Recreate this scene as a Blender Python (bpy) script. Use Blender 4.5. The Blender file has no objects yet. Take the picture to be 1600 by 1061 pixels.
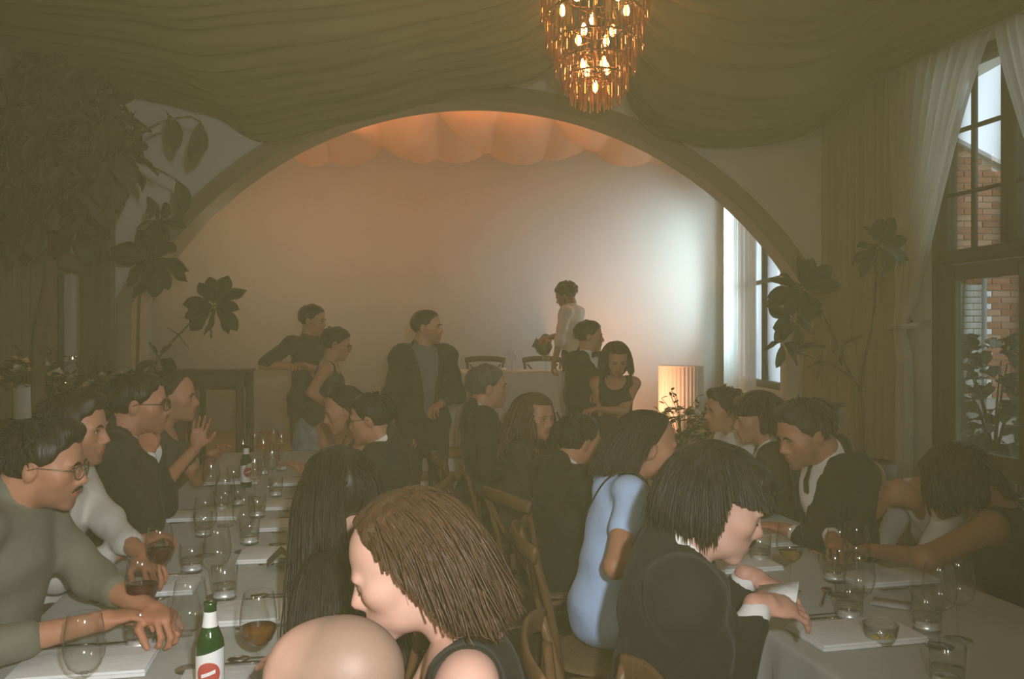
import bpy, math, random
import numpy as np
from mathutils import Vector, Matrix

random.seed(7)
RNG = np.random.default_rng(11)
SC = bpy.context.scene
COL = SC.collection
PI = math.pi
CAM_H = 1.57
FPX = 1333.0


def P(px, py, Y):
    """world point seen at a pixel of the 1600x1061 photograph at depth Y"""
    return np.array([(px - 800.0) / FPX * Y, Y, CAM_H - (py - 530.5) / FPX * Y])


def on_table(px, py, z=0.75):
    Y = (CAM_H - z) * FPX / (py - 530.5)
    return np.array([(px - 800.0) / FPX * Y, Y, z])


# ------------------------------------------------------------------ camera, world, lights
cam_data = bpy.data.cameras.new('camera')
cam_data.lens = 30.0
cam_data.sensor_width = 36.0
cam_data.clip_start = 0.02
cam = bpy.data.objects.new('camera', cam_data)
cam.location = (0, 0, CAM_H)
cam.rotation_euler = (PI / 2, 0, 0)
COL.objects.link(cam)
SC.camera = cam

SC.view_settings.view_transform = 'Standard'
SC.view_settings.look = 'None'
SC.view_settings.exposure = 0.0
SC.view_settings.gamma = 1.0
SC.view_settings.use_curve_mapping = False
SC.cycles.use_denoising = True
SC.cycles.max_bounces = 8
SC.cycles.transparent_max_bounces = 24
SC.cycles.volume_bounces = 1
SC.cycles.sample_clamp_indirect = 4.0

world = bpy.data.worlds.new('world')
SC.world = world
world.use_nodes = True
bg = world.node_tree.nodes['Background']
bg.inputs[0].default_value = (0.80, 0.92, 1.0, 1)
bg.inputs[1].default_value = 1.3


def light(name, kind, loc, power, color, radius=0.1, target=None, spot=None, size=None, blend=0.5):
    d = bpy.data.lights.new(name, kind)
    d.energy = power
    d.color = color
    if kind == 'AREA':
        d.shape = 'RECTANGLE' if size else 'DISK'
        d.size = size[0] if size else radius
        if size:
            d.size_y = size[1]
    else:
        d.shadow_soft_size = radius
    if kind == 'SPOT':
        d.spot_size = math.radians(spot)
        d.spot_blend = blend
    o = bpy.data.objects.new(name, d)
    o.location = loc
    if target is not None:
        v = Vector(target) - Vector(loc)
        o.rotation_euler = v.to_track_quat('-Z', 'Y').to_euler()
    COL.objects.link(o)
    return o


# the flash of the camera, a hand's width above and beside the lens
light('camera_flash', 'SPOT', (0.13, -0.12, 1.74), 198, (1.0, 0.99, 1.0), 0.022, (-0.75, 3.0, 1.22), 92, blend=1.0)
# added fill lights with no lamp seen, behind and ahead of the camera
light('hall_fill', 'POINT', (-0.6, -2.4, 2.4), 9, (1.0, 0.87, 0.56), 0.35)
light('hall_fill', 'POINT', (-2.0, -1.2, 2.4), 95, (1.0, 0.87, 0.56), 0.35)
light('hall_fill', 'POINT', (-0.6, 3.6, 2.9), 7, (1.0, 0.88, 0.62), 0.30)
# the chandelier's glow
light('chandelier_glow', 'POINT', (0.5, 5.0, 2.80), 4, (1.0, 0.55, 0.25), 0.12)
# warm lamps on the stage: above the draped voile and at the foot of the pedestal
for _x, _w in ((-3.1, 11), (-2.35, 18), (-1.55, 19), (-.7, 13), (.2, 12), (1.05, 17), (1.9, 22)):
    light('stage_fabric_lamp', 'POINT', (_x, 8.75, 4.44), _w, (1.0, 0.30, 0.10), 0.08)
light('stage_wash_fill', 'POINT', (-2.8, 8.4, 2.7), 15, (1.0, 0.80, 0.56), 0.2)  # added fill to brighten the back wall, no fixture there
light('pedestal_uplight', 'SPOT', (0.95, 8.15, 0.66), 150, (1.0, 0.42, 0.20), 0.03, (1.55, 9.6, 1.25), 84, blend=0.9)
# daylight falling through the stage window
light('stage_window_daylight', 'AREA', (2.92, 9.80, 2.35), 46, (0.66, 0.88, 1.0), size=(0.8, 1.9), target=(1.5, 10.2, 2.2)).data.spread = math.radians(130)


# ------------------------------------------------------------------ materials
def lin(r, g, b):
    f = lambda c: c / 12.92 if c <= 0.04045 else ((c + 0.055) / 1.055) ** 2.4
    return (f(r / 255.0), f(g / 255.0), f(b / 255.0), 1.0)


MATS = {}


def _new(name):
    m = bpy.data.materials.new(name)
    m.use_nodes = True
    nt = m.node_tree
    return m, nt, nt.nodes['Principled BSDF'], nt.nodes['Material Output']


def mat(name, col, rough=0.7, var=0.12, scale=12.0, bump=0.0, bscale=60.0, metal=0.0, stretch=None, spec=0.4,
        sheen=0.0, trans=0.0, ior=1.45, emit=None, estr=0.0, coat=0.0):
    """noise-varied principled material; col is linear RGB"""
    if name in MATS:
        return MATS[name]
    m, nt, b, out = _new(name)
    N, L = nt.nodes, nt.links
    col = tuple(col[:3])
    tc = N.new('ShaderNodeTexCoord')
    mp = N.new('ShaderNodeMapping')
    if stretch:
        mp.inputs['Scale'].default_value = stretch
    L.new(tc.outputs['Object'], mp.inputs[0])
    nz = N.new('ShaderNodeTexNoise')
    nz.inputs['Scale'].default_value = scale
    nz.inputs['Detail'].default_value = 4
    L.new(mp.outputs[0], nz.inputs['Vector'])
    mx = N.new('ShaderNodeMix')
    mx.data_type = 'RGBA'
    mx.inputs['A'].default_value = tuple(c * (1 - var) for c in col) + (1,)
    mx.inputs['B'].default_value = tuple(min(1, c * (1 + var)) for c in col) + (1,)
    L.new(nz.outputs['Fac'], mx.inputs['Factor'])
    L.new(mx.outputs['Result'], b.inputs['Base Color'])
    b.inputs['Roughness'].default_value = rough
    b.inputs['Metallic'].default_value = metal
    b.inputs['Specular IOR Level'].default_value = spec
    b.inputs['Sheen Weight'].default_value = sheen
    b.inputs['Transmission Weight'].default_value = trans
    b.inputs['IOR'].default_value = ior
    b.inputs['Coat Weight'].default_value = coat
    if emit:
        b.inputs['Emission Color'].default_value = tuple(emit[:3]) + (1,)
        b.inputs['Emission Strength'].default_value = estr
    if bump:
        n2 = N.new('ShaderNodeTexNoise')
        n2.inputs['Scale'].default_value = bscale
        n2.inputs['Detail'].default_value = 3
        L.new(mp.outputs[0], n2.inputs['Vector'])
        bp = N.new('ShaderNodeBump')
        bp.inputs['Strength'].default_value = bump
        bp.inputs['Distance'].default_value = 0.01
        L.new(n2.outputs['Fac'], bp.inputs['Height'])
        L.new(bp.outputs[0], b.inputs['Normal'])
    MATS[name] = m
    return m


def attr_mat(name, rough=0.5, spec=0.4, bump=0.15, bscale=260.0, sss=0.0):
    """base colour from the mesh's own 'Col' pigment attribute"""
    if name in MATS:
        return MATS[name]
    m, nt, b, out = _new(name)
    N, L = nt.nodes, nt.links
    a = N.new('ShaderNodeAttribute')
    a.attribute_name = 'Col'
    tc = N.new('ShaderNodeTexCoord')
    nz = N.new('ShaderNodeTexNoise')
    nz.inputs['Scale'].default_value = 45
    L.new(tc.outputs['Object'], nz.inputs['Vector'])
    mr = N.new('ShaderNodeMapRange')
    mr.inputs['To Min'].default_value = 0.9
    mr.inputs['To Max'].default_value = 1.1
    L.new(nz.outputs['Fac'], mr.inputs['Value'])
    vm = N.new('ShaderNodeVectorMath')
    vm.operation = 'SCALE'
    L.new(a.outputs['Color'], vm.inputs[0])
    L.new(mr.outputs['Result'], vm.inputs['Scale'])
    L.new(vm.outputs[0], b.inputs['Base Color'])
    b.inputs['Roughness'].default_value = rough
    b.inputs['Specular IOR Level'].default_value = spec
    b.inputs['Subsurface Weight'].default_value = sss
    b.inputs['Subsurface Radius'].default_value = (0.012, 0.005, 0.003)
    n2 = N.new('ShaderNodeTexNoise')
    n2.inputs['Scale'].default_value = bscale
    L.new(tc.outputs['Object'], n2.inputs['Vector'])
    bp = N.new('ShaderNodeBump')
    bp.inputs['Strength'].default_value = bump
    bp.inputs['Distance'].default_value = 0.002
    L.new(n2.outputs['Fac'], bp.inputs['Height'])
    L.new(bp.outputs[0], b.inputs['Normal'])
    MATS[name] = m
    return m


def clear_mat(name, tint=(0.97, 0.98, 0.97), rough=0.02, boost=1.0, most=1.0, edge=None):
    """thin clear glass: passes light, mirrors at grazing angles"""
    if name in MATS:
        return MATS[name]
    m, nt, b, out = _new(name)
    N, L = nt.nodes, nt.links
    N.remove(b)
    t = N.new('ShaderNodeBsdfTransparent')
    t.inputs[0].default_value = tuple(tint) + (1,)
    if edge:                                        # thicker glass is crossed where the wall turns away
        lf_ = N.new('ShaderNodeLayerWeight')
        lf_.inputs['Blend'].default_value = 0.5
        pw = N.new('ShaderNodeMath')
        pw.operation = 'POWER'
        pw.inputs[1].default_value = 4.0
        cm = N.new('ShaderNodeMix')
        cm.data_type = 'RGBA'
        cm.inputs['A'].default_value = tuple(tint) + (1,)
        cm.inputs['B'].default_value = tuple(edge) + (1,)
        L.new(lf_.outputs['Facing'], pw.inputs[0])
        L.new(pw.outputs[0], cm.inputs['Factor'])
        L.new(cm.outputs['Result'], t.inputs[0])
    g = N.new('ShaderNodeBsdfGlossy')
    g.inputs['Roughness'].default_value = rough
    lw = N.new('ShaderNodeFresnel')
    ge = N.new('ShaderNodeNewGeometry')            # same mirror strength from either side of the pane
    io = N.new('ShaderNodeMapRange')
    io.inputs['To Min'].default_value = 1.5
    io.inputs['To Max'].default_value = 1 / 1.5
    L.new(ge.outputs['Backfacing'], io.inputs['Value'])
    L.new(io.outputs['Result'], lw.inputs[0])
    mm = N.new('ShaderNodeMath')
    mm.operation = 'MULTIPLY'
    mm.inputs[1].default_value = boost
    mm.use_clamp = True
    mx = N.new('ShaderNodeMixShader')
    mn = N.new('ShaderNodeMath')
    mn.operation = 'MINIMUM'
    mn.inputs[1].default_value = most
    L.new(lw.outputs[0], mm.inputs[0])
    L.new(mm.outputs[0], mn.inputs[0])
    L.new(mn.outputs[0], mx.inputs[0])
    L.new(t.outputs[0], mx.inputs[1])
    L.new(g.outputs[0], mx.inputs[2])
    L.new(mx.outputs[0], out.inputs['Surface'])
    MATS[name] = m
    return m


def sheer_mat(name, col, clear=0.25, transl=0.5, stripes=0.0):
    """woven sheer cloth: part see-through, part diffuse, part translucent"""
    if name in MATS:
        return MATS[name]
    m, nt, b, out = _new(name)
    N, L = nt.nodes, nt.links
    N.remove(b)
    c = tuple(col[:3]) + (1,)
    d = N.new('ShaderNodeBsdfDiffuse')
    d.inputs[0].default_value = c
    tl = N.new('ShaderNodeBsdfTranslucent')
    tl.inputs[0].default_value = c
    tr = N.new('ShaderNodeBsdfTransparent')
    m1 = N.new('ShaderNodeMixShader')
    m1.inputs[0].default_value = transl
    L.new(d.outputs[0], m1.inputs[1])
    L.new(tl.outputs[0], m1.inputs[2])
    m2 = N.new('ShaderNodeMixShader')
    m2.inputs[0].default_value = clear
    L.new(m1.outputs[0], m2.inputs[1])
    L.new(tr.outputs[0], m2.inputs[2])
    L.new(m2.outputs[0], out.inputs['Surface'])
    tc = N.new('ShaderNodeTexCoord')
    nz = N.new('ShaderNodeTexNoise')
    nz.inputs['Scale'].default_value = 240
    L.new(tc.outputs['Object'], nz.inputs['Vector'])
    bp = N.new('ShaderNodeBump')
    bp.inputs['Strength'].default_value = 0.2
    bp.inputs['Distance'].default_value = 0.002
    L.new(nz.outputs['Fac'], bp.inputs['Height'])
    L.new(bp.outputs[0], d.inputs['Normal'])
    MATS[name] = m
    return m


# ------------------------------------------------------------------ mesh builder
class MB:
    """gathers vertices, faces, material slots and pigment, then links ONE mesh object"""

    def __init__(s):
        s.v, s.q, s.t, s.n, s.qm, s.tm, s.c = [], [], [], 0, [], [], []

    def add(s, v, quads=None, tris=None, mi=0, col=None):
        v = np.asarray(v, float).reshape(-1, 3)
        s.v.append(v)
        if quads is not None and len(quads):
            q = np.asarray(quads, np.int64).reshape(-1, 4) + s.n
            s.q.append(q)
            s.qm.append(np.full(len(q), mi))
        if tris is not None and len(tris):
            t = np.asarray(tris, np.int64).reshape(-1, 3) + s.n
            s.t.append(t)
            s.tm.append(np.full(len(t), mi))
        if col is None:
            col = (0.5, 0.5, 0.5)
        c = np.asarray(col, float)
        s.c.append(np.tile(c[:3], (len(v), 1)) if c.ndim == 1 else c)
        s.n += len(v)
        return s

    def xf(s, R, o):
        R = np.asarray(R, float)
        s.v = [v @ R.T + np.asarray(o) for v in s.v]
        return s

    def merge(s, m, mi=None):
        for v, c in zip(m.v, m.c):
            s.v.append(v)
            s.c.append(c)
        for q, k in zip(m.q, m.qm):
            s.q.append(q + s.n)
            s.qm.append(k if mi is None else np.full(len(q), mi))
        for t, k in zip(m.t, m.tm):
            s.t.append(t + s.n)
            s.tm.append(k if mi is None else np.full(len(t), mi))
        s.n += m.n
        return s

    def box(s, lo, hi, mi=0, bev=0.0):
        x0, y0, z0 = lo
        x1, y1, z1 = hi
        if bev <= 0:
            v = [(x, y, z) for x in (x0, x1) for y in (y0, y1) for z in (z0, z1)]
            q = [(0, 1, 3, 2), (4, 6, 7, 5), (0, 4, 5, 1), (2, 3, 7, 6), (0, 2, 6, 4), (1, 5, 7, 3)]
            return s.add(v, q, mi=mi)
        bm = bmesh_box(lo, hi, bev)
        return s.add(bm[0], bm[1], bm[2], mi=mi)

    def tube(s, pts, rad, n=8, cap=True, mi=0, closed=False, flat=None, col=None):
        pts = np.asarray(pts, float)
        m = len(pts)
        rad = np.full(m, rad) if np.isscalar(rad) else np.asarray(rad, float)
        if closed:
            tan = np.roll(pts, -1, 0) - np.roll(pts, 1, 0)
        else:
            tan = np.gradient(pts, axis=0)
        tan /= np.linalg.norm(tan, axis=1)[:, None] + 1e-12
        up = np.array([0.0, 0, 1.0])
        if abs(tan[0] @ up) > 0.9:
            up = np.array([0, 1.0, 0])
        a = np.cross(tan[0], up)
        a /= np.linalg.norm(a)
        rings = []
        for i in range(m):
            a = a - tan[i] * (a @ tan[i])
            a /= np.linalg.norm(a) + 1e-12
            b = np.cross(tan[i], a)
            th = np.arange(n) * 2 * PI / n
            fa, fb = (1, 1) if flat is None else flat
            rings.append(pts[i] + rad[i] * (fa * np.cos(th)[:, None] * a + fb * np.sin(th)[:, None] * b))
        v = np.concatenate(rings)
        q = []
        mm = m if closed else m - 1
        for i in range(mm):
            j = (i + 1) % m
            for k in range(n):
                q.append((i * n + k, i * n + (k + 1) % n, j * n + (k + 1) % n, j * n + k))
        t = []
        if cap and not closed:
            v = np.concatenate([v, pts[:1], pts[-1:]])
            c0, c1 = len(v) - 2, len(v) - 1
            for k in range(n):
                t.append((c0, (k + 1) % n, k))
                t.append((c1, (m - 1) * n + k, (m - 1) * n + (k + 1) % n))
        return s.add(v, q, t, mi=mi, col=col)

    def lathe(s, prof, o=(0, 0, 0), n=24, mi=0, axis=None, squash=None):
        """prof: (r, z) pairs; ends with r=0 close themselves"""
        v, q, t, rows = [], [], [], []
        for r, z in prof:
            if r < 1e-6:
                rows.append([len(v)])
                v.append((0, 0, z))
            else:
                rows.append(list(range(len(v), len(v) + n)))
                v += [(r * math.cos(2 * PI * k / n), r * math.sin(2 * PI * k / n), z) for k in range(n)]
        for a, b in zip(rows, rows[1:]):
            for k in range(n):
                k2 = (k + 1) % n
                if len(a) == 1 and len(b) == 1:
                    continue
                if len(a) == 1:
                    t.append((a[0], b[k2], b[k]))
                elif len(b) == 1:
                    t.append((a[k], a[k2], b[0]))
                else:
                    q.append((a[k], a[k2], b[k2], b[k]))
        v = np.array(v)
        if squash:
            v = v * np.array(squash)
        return s.add(v + np.array(o), q, t, mi=mi)

    def grid(s, V, mi=0, close_u=False, close_v=False, col=None):
        """V: (nu, nv, 3) array of points"""
        nu, nv = V.shape[:2]
        i = np.arange(nu if close_u else nu - 1)[:, None]
        j = np.arange(nv if close_v else nv - 1)[None, :]
        i2, j2 = (i + 1) % nu, (j + 1) % nv
        q = np.stack([i * nv + j, i2 * nv + j, i2 * nv + j2, i * nv + j2], -1).reshape(-1, 4)
        return s.add(V.reshape(-1, 3), q, mi=mi, col=col)

    def sphere(s, c, r, nu=12, nv=8, mi=0, R=None, col=None):
        r = np.ones(3) * r if np.isscalar(r) else np.asarray(r, float)
        prof = [(math.sin(PI * i / nv), -math.cos(PI * i / nv)) for i in range(nv + 1)]
        prof[0], prof[-1] = (0, -1), (0, 1)
        m = MB().lathe(prof, n=nu)
        v = m.v[0] * r
        if R is not None:
            v = v @ np.asarray(R).T
        return s.add(v + np.asarray(c), np.concatenate(m.q), np.concatenate(m.t), mi=mi, col=col)

    def mesh(s, name, mats, smooth=True, pigment=False):
        me = bpy.data.meshes.new(name)
        v = np.concatenate(s.v)
        q = np.concatenate(s.q) if s.q else np.zeros((0, 4), int)
        t = np.concatenate(s.t) if s.t else np.zeros((0, 3), int)
        me.vertices.add(len(v))
        me.vertices.foreach_set('co', v.astype(np.float32).ravel())
        li = np.concatenate([q.ravel(), t.ravel()]).astype(np.int32)
        me.loops.add(len(li))
        me.loops.foreach_set('vertex_index', li)
        nf = len(q) + len(t)
        me.polygons.add(nf)
        ls = np.concatenate([np.arange(len(q)) * 4, len(q) * 4 + np.arange(len(t)) * 3]).astype(np.int32)
        me.polygons.foreach_set('loop_start', ls)
        mi = np.concatenate((s.qm or [np.zeros(0)]) + (s.tm or [np.zeros(0)])).astype(np.int32)
        me.update(calc_edges=True)
        for m in (mats if isinstance(mats, (list, tuple)) else [mats]):
            me.materials.append(m)
        me.polygons.foreach_set('material_index', mi)
        me.polygons.foreach_set('use_smooth', np.full(nf, bool(smooth)))
        if pigment:
            a = me.color_attributes.new('Col', 'FLOAT_COLOR', 'POINT')
            c = np.concatenate(s.c)
            a.data.foreach_set('color', np.concatenate([c, np.ones((len(c), 1))], 1).astype(np.float32).ravel())
        me.validate()
        me.update()
        return me

    def obj(s, name, mats, parent=None, smooth=True, pigment=False, auto=None):
        me = s.mesh(name, mats, smooth, pigment)
        if auto:
            me.set_sharp_from_angle(angle=math.radians(auto))
        o = bpy.data.objects.new(name, me)
        COL.objects.link(o)
        if parent is not None:
            o.parent = parent
        return o


def bmesh_box(lo, hi, bev):
    import bmesh
    bm = bmesh.new()
    bmesh.ops.create_cube(bm, size=1)
    for v in bm.verts:
        v.co = Vector([lo[i] + (v.co[i] + 0.5) * (hi[i] - lo[i]) for i in range(3)])
    bmesh.ops.bevel(bm, geom=bm.edges[:], offset=bev, segments=2, affect='EDGES', profile=0.6)
    bm.verts.index_update()
    v = [tuple(x.co) for x in bm.verts]
    q = [[x.index for x in f.verts] for f in bm.faces if len(f.verts) == 4]
    t = [[x.index for x in f.verts] for f in bm.faces if len(f.verts) == 3]
    bm.free()
    return v, q, t


def tag(o, label, cat, group=None):
    o['label'] = label
    o['category'] = cat
    if group:
        o['group'] = group
    return o


def thing(name, label, cat, loc=(0, 0, 0), rz=0.0, group=None):
    o = bpy.data.objects.new(name, None)
    o.empty_display_size = 0.05
    COL.objects.link(o)
    o.location = tuple(loc)
    o.rotation_euler = (0, 0, rz)
    return tag(o, label, cat, group)


def struct(o):
    o['kind'] = 'structure'
    return o


def copy_tree(o, parent=None):
    c = o.copy()
    COL.objects.link(c)
    c.parent = parent
    for ch in list(o.children):
        copy_tree(ch, c)
    return c


def rotz(a):
    c, s_ = math.cos(a), math.sin(a)
    return np.array([[c, -s_, 0], [s_, c, 0], [0, 0, 1.0]])


def rotx(a):
    c, s_ = math.cos(a), math.sin(a)
    return np.array([[1.0, 0, 0], [0, c, -s_], [0, s_, c]])


def roty(a):
    c, s_ = math.cos(a), math.sin(a)
    return np.array([[c, 0, s_], [0, 1.0, 0], [-s_, 0, c]])


def unit(v):
    v = np.asarray(v, float)
    return v / (np.linalg.norm(v) + 1e-12)


def catmull(pts, n=8):
    p = np.asarray(pts, float)
    p = np.concatenate([2 * p[:1] - p[1:2], p, 2 * p[-1:] - p[-2:-1]])
    out = []
    for i in range(1, len(p) - 2):
        for t in np.arange(n) / n:
            a, b, c, d = p[i - 1], p[i], p[i + 1], p[i + 2]
            out.append(0.5 * (2 * b + (c - a) * t + (2 * a - 5 * b + 4 * c - d) * t * t + (3 * b - a - 3 * c + d) * t ** 3))
    out.append(p[-2])
    return np.array(out)


# ------------------------------------------------------------------ smooth solids (signed distance, surface nets)
class Solid:
    """a list of rounded solids blended into one continuous surface"""

    def __init__(s):
        s.p = []

    def ell(s, c, r, R=None, k=0.02, op=1):
        r = np.ones(3) * r if np.isscalar(r) else np.asarray(r, float)
        R = np.eye(3) if R is None else np.asarray(R, float)
        e = np.sqrt(((R * r[None, :]) ** 2).sum(1))
        c = np.asarray(c, float)
        s.p.append(('e', c, r, R, k, op, c - e, c + e))
        return s

    def cap(s, a, b, ra, rb=None, k=0.02, op=1):
        rb = ra if rb is None else rb
        a, b = np.asarray(a, float), np.asarray(b, float)
        s.p.append(('c', a, b, (ra, rb), k, op, np.minimum(a - ra, b - rb), np.maximum(a + ra, b + rb)))
        return s

    def cut(s, n, c, k=0.004):
        """keep n.p < c"""
        s.p.append(('p', np.asarray(n, float), c, k))
        return s

    def fn(s, f, k=0.004):
        """keep where f(p) < 0"""
        s.p.append(('f', f, k))
        return s

    def mesh(s, h, noise=None):
        lo = np.min([q[6] for q in s.p if q[0] == 'e' and q[5] > 0] + [q[6] for q in s.p if q[0] == 'c' and q[5] > 0], 0) - 3 * h
        hi = np.max([q[7] for q in s.p if q[0] == 'e' and q[5] > 0] + [q[7] for q in s.p if q[0] == 'c' and q[5] > 0], 0) + 3 * h
        n = np.ceil((hi - lo) / h).astype(int) + 1
        ax = [lo[i] + h * np.arange(n[i]) for i in range(3)]
        F = np.full(n, 0.5, np.float32)
        full = None
        for q in s.p:
            if q[0] in 'ec':
                k = q[4]
                pad = k + 3 * h
                a = np.clip(np.floor((q[6] - pad - lo) / h).astype(int), 0, n - 1)
                b = np.clip(np.ceil((q[7] + pad - lo) / h).astype(int) + 1, 1, n)
                if np.any(b <= a):
                    continue
                sl = tuple(slice(a[i], b[i]) for i in range(3))
                X = ax[0][sl[0]][:, None, None]
                Y = ax[1][sl[1]][None, :, None]
                Z = ax[2][sl[2]][None, None, :]
                if q[0] == 'e':
                    c, r, R = q[1], q[2], q[3]
                    dx, dy, dz = X - c[0], Y - c[1], Z - c[2]
                    k0 = 0
                    k1 = 0
                    for i in range(3):
                        l = dx * R[0, i] + dy * R[1, i] + dz * R[2, i]
                        k0 = k0 + (l / r[i]) ** 2
                        k1 = k1 + (l / r[i] ** 2) ** 2
                    k0 = np.sqrt(k0)
                    d = k0 * (k0 - 1) / (np.sqrt(k1) + 1e-9)
                    d = np.where(k0 < 1e-3, -r.min(), d)
                else:
                    A, B, (ra, rb) = q[1], q[2], q[3]
                    ba = B - A
                    L2 = ba @ ba + 1e-12
                    dx, dy, dz = X - A[0], Y - A[1], Z - A[2]
                    t = np.clip((dx * ba[0] + dy * ba[1] + dz * ba[2]) / L2, 0, 1)
                    d = np.sqrt((dx - t * ba[0]) ** 2 + (dy - t * ba[1]) ** 2 + (dz - t * ba[2]) ** 2) - (ra + (rb - ra) * t)
                f = F[sl]
                if q[5] > 0:
                    hh = np.maximum(k - np.abs(f - d), 0) / k
                    F[sl] = np.minimum(f, d) - hh * hh * k * 0.25
                else:
                    d = -d
                    hh = np.maximum(k - np.abs(f - d), 0) / k
                    F[sl] = np.maximum(f, d) + hh * hh * k * 0.25
            else:
                X, Y, Z = ax[0][:, None, None], ax[1][None, :, None], ax[2][None, None, :]
                if q[0] == 'p':
                    d = q[1][0] * X + q[1][1] * Y + q[1][2] * Z - q[2]
                    k = q[3]
                else:
                    d = q[1](X, Y, Z)
                    k = q[2]
                hh = np.maximum(k - np.abs(F - d), 0) / k
                F = (np.maximum(F, d) + hh * hh * k * 0.25).astype(np.float32)
        if noise is not None:
            F = F + noise(ax[0][:, None, None], ax[1][None, :, None], ax[2][None, None, :])
        # open boundary must be outside
        F[0], F[-1] = 0.5, 0.5
        F[:, 0], F[:, -1] = 0.5, 0.5
        F[:, :, 0], F[:, :, -1] = 0.5, 0.5
        return surface_nets(F, lo, h)


def surface_nets(F, lo, h):
    S = F < 0
    cnt = np.zeros(np.array(F.shape) - 1, np.int8)
    for i in (0, 1):
        for j in (0, 1):
            for k in (0, 1):
                cnt += S[i:S.shape[0] - 1 + i, j:S.shape[1] - 1 + j, k:S.shape[2] - 1 + k]
    idx = np.argwhere((cnt > 0) & (cnt < 8))
    ids = np.full(cnt.shape, -1, np.int32)
    ids[idx[:, 0], idx[:, 1], idx[:, 2]] = np.arange(len(idx))
    pos = np.zeros((len(idx), 3))
    num = np.zeros(len(idx))
    cor = [(i, j, k) for i in (0, 1) for j in (0, 1) for k in (0, 1)]
    for a in cor:
        for ax_ in range(3):
            if a[ax_]:
                continue
            b = list(a)
            b[ax_] = 1
            fa = F[idx[:, 0] + a[0], idx[:, 1] + a[1], idx[:, 2] + a[2]]
            fb = F[idx[:, 0] + b[0], idx[:, 1] + b[1], idx[:, 2] + b[2]]
            m = (fa < 0) != (fb < 0)
            t = np.where(m, fa / np.where(m, fa - fb, 1), 0)
            e = np.tile(np.array(a, float), (len(idx), 1))
            e[:, ax_] += t
            pos += e * m[:, None]
            num += m
    v = (idx + pos / num[:, None]) * h + lo
    quads = []
    for ax_ in range(3):
        o = [x for x in range(3) if x != ax_]
        sa = [slice(None)] * 3
        sb = [slice(None)] * 3
        sa[ax_], sb[ax_] = slice(0, -1), slice(1, None)
        e = np.argwhere(S[tuple(sa)] != S[tuple(sb)])
        e = e[(e[:, o[0]] > 0) & (e[:, o[1]] > 0) & (e[:, o[0]] < F.shape[o[0]] - 1) & (e[:, o[1]] < F.shape[o[1]] - 1)]
        ins = S[e[:, 0], e[:, 1], e[:, 2]]

        def g(d0, d1):
            c = e.copy()
            c[:, o[0]] += d0
            c[:, o[1]] += d1
            return ids[c[:, 0], c[:, 1], c[:, 2]]
        qd = np.stack([g(-1, -1), g(0, -1), g(0, 0), g(-1, 0)], 1)
        flip = ins if ax_ != 1 else ~ins
        qd[~flip] = qd[~flip][:, ::-1]
        quads.append(qd)
    q = np.concatenate(quads)
    q = q[(q >= 0).all(1)]
    return v, q
# ------------------------------------------------------------------ daylight outside
sun = light('sun', 'SUN', (2, 2, 12), 3.2, (1.0, 0.97, 0.92), 0.02, None)
sun.rotation_euler = (Vector((0.25, 0.72, -0.60))).to_track_quat('-Z', 'Y').to_euler()

# ------------------------------------------------------------------ room shell
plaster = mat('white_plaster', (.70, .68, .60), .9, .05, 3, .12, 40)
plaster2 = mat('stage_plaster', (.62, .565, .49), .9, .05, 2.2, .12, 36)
trim_m = mat('tan_painted_wood', (.285, .215, .145), .7, .10, 6, .1, 50)
floor_m = mat('worn_concrete', (.24, .22, .18), .75, .25, 2.2, .2, 14)
dark_frame = mat('dark_frame_paint', (.045, .040, .030), .5, .2, 20)
stage_white = mat('white_riser_paint', (.66, .65, .60), .7, .06, 6, .1, 40)
oak = mat('oak_tread', (.20, .13, .075), .55, .3, 8, .15, 30, stretch=(1, 8, 8))

WALL_Y = 7.6
AX, AZ, AR = -.35, .25, 3.5           # centre and radius of the arch's circle
SPRING = 1.9
AHALF = math.sqrt(AR ** 2 - (SPRING - AZ) ** 2)
CEIL = 4.5
BACK_Y = 10.2
RX, LX = 2.52, -4.3                  # stage side walls

struct(MB().box((-5.2, -3.2, -.12), (5.2, BACK_Y, 0)).obj('floor', floor_m))
struct(MB().box((-5.2, -3.2, CEIL), (5.2, BACK_Y + .2, CEIL + .12)).obj('ceiling', plaster))


def arch_pts(rad, n=40):
    """outline from the left foot over the crown to the right foot"""
    a0 = math.asin((SPRING - AZ) / AR)
    half = AHALF + (rad - AR)
    pts = [(AX - half, 0.0), (AX - half, SPRING * .5)]
    for t in np.linspace(PI - a0, a0, n):
        pts.append((AX + rad * math.cos(t) * 1.0, AZ + rad * math.sin(t)))
    pts += [(AX + half, SPRING * .5), (AX + half, 0.0)]
    return np.array(pts)


# arch wall: strips above and beside the opening, with its inner reveal
w = MB()
ap = arch_pts(AR, 48)[2:-2]
top = np.full(len(ap), CEIL)
for (y0, flip) in ((WALL_Y, 0), (WALL_Y + .22, 1)):
    lo = np.stack([ap[:, 0], np.full(len(ap), y0), ap[:, 1]], 1)
    hi = np.stack([ap[:, 0], np.full(len(ap), y0), top], 1)
    w.grid(np.stack([lo, hi], 1) if flip else np.stack([hi, lo], 1))
w.grid(np.stack([np.stack([ap[:, 0], np.full(len(ap), WALL_Y), ap[:, 1]], 1), np.stack([ap[:, 0], np.full(len(ap), WALL_Y + .22), ap[:, 1]], 1)], 1))
w.box((-4.7, WALL_Y, 0), (ap[0, 0], WALL_Y + .22, CEIL))
w.box((ap[-1, 0], WALL_Y, 0), (3.3, WALL_Y + .22, CEIL))
struct(w.obj('wall_back', plaster, auto=30))
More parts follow.
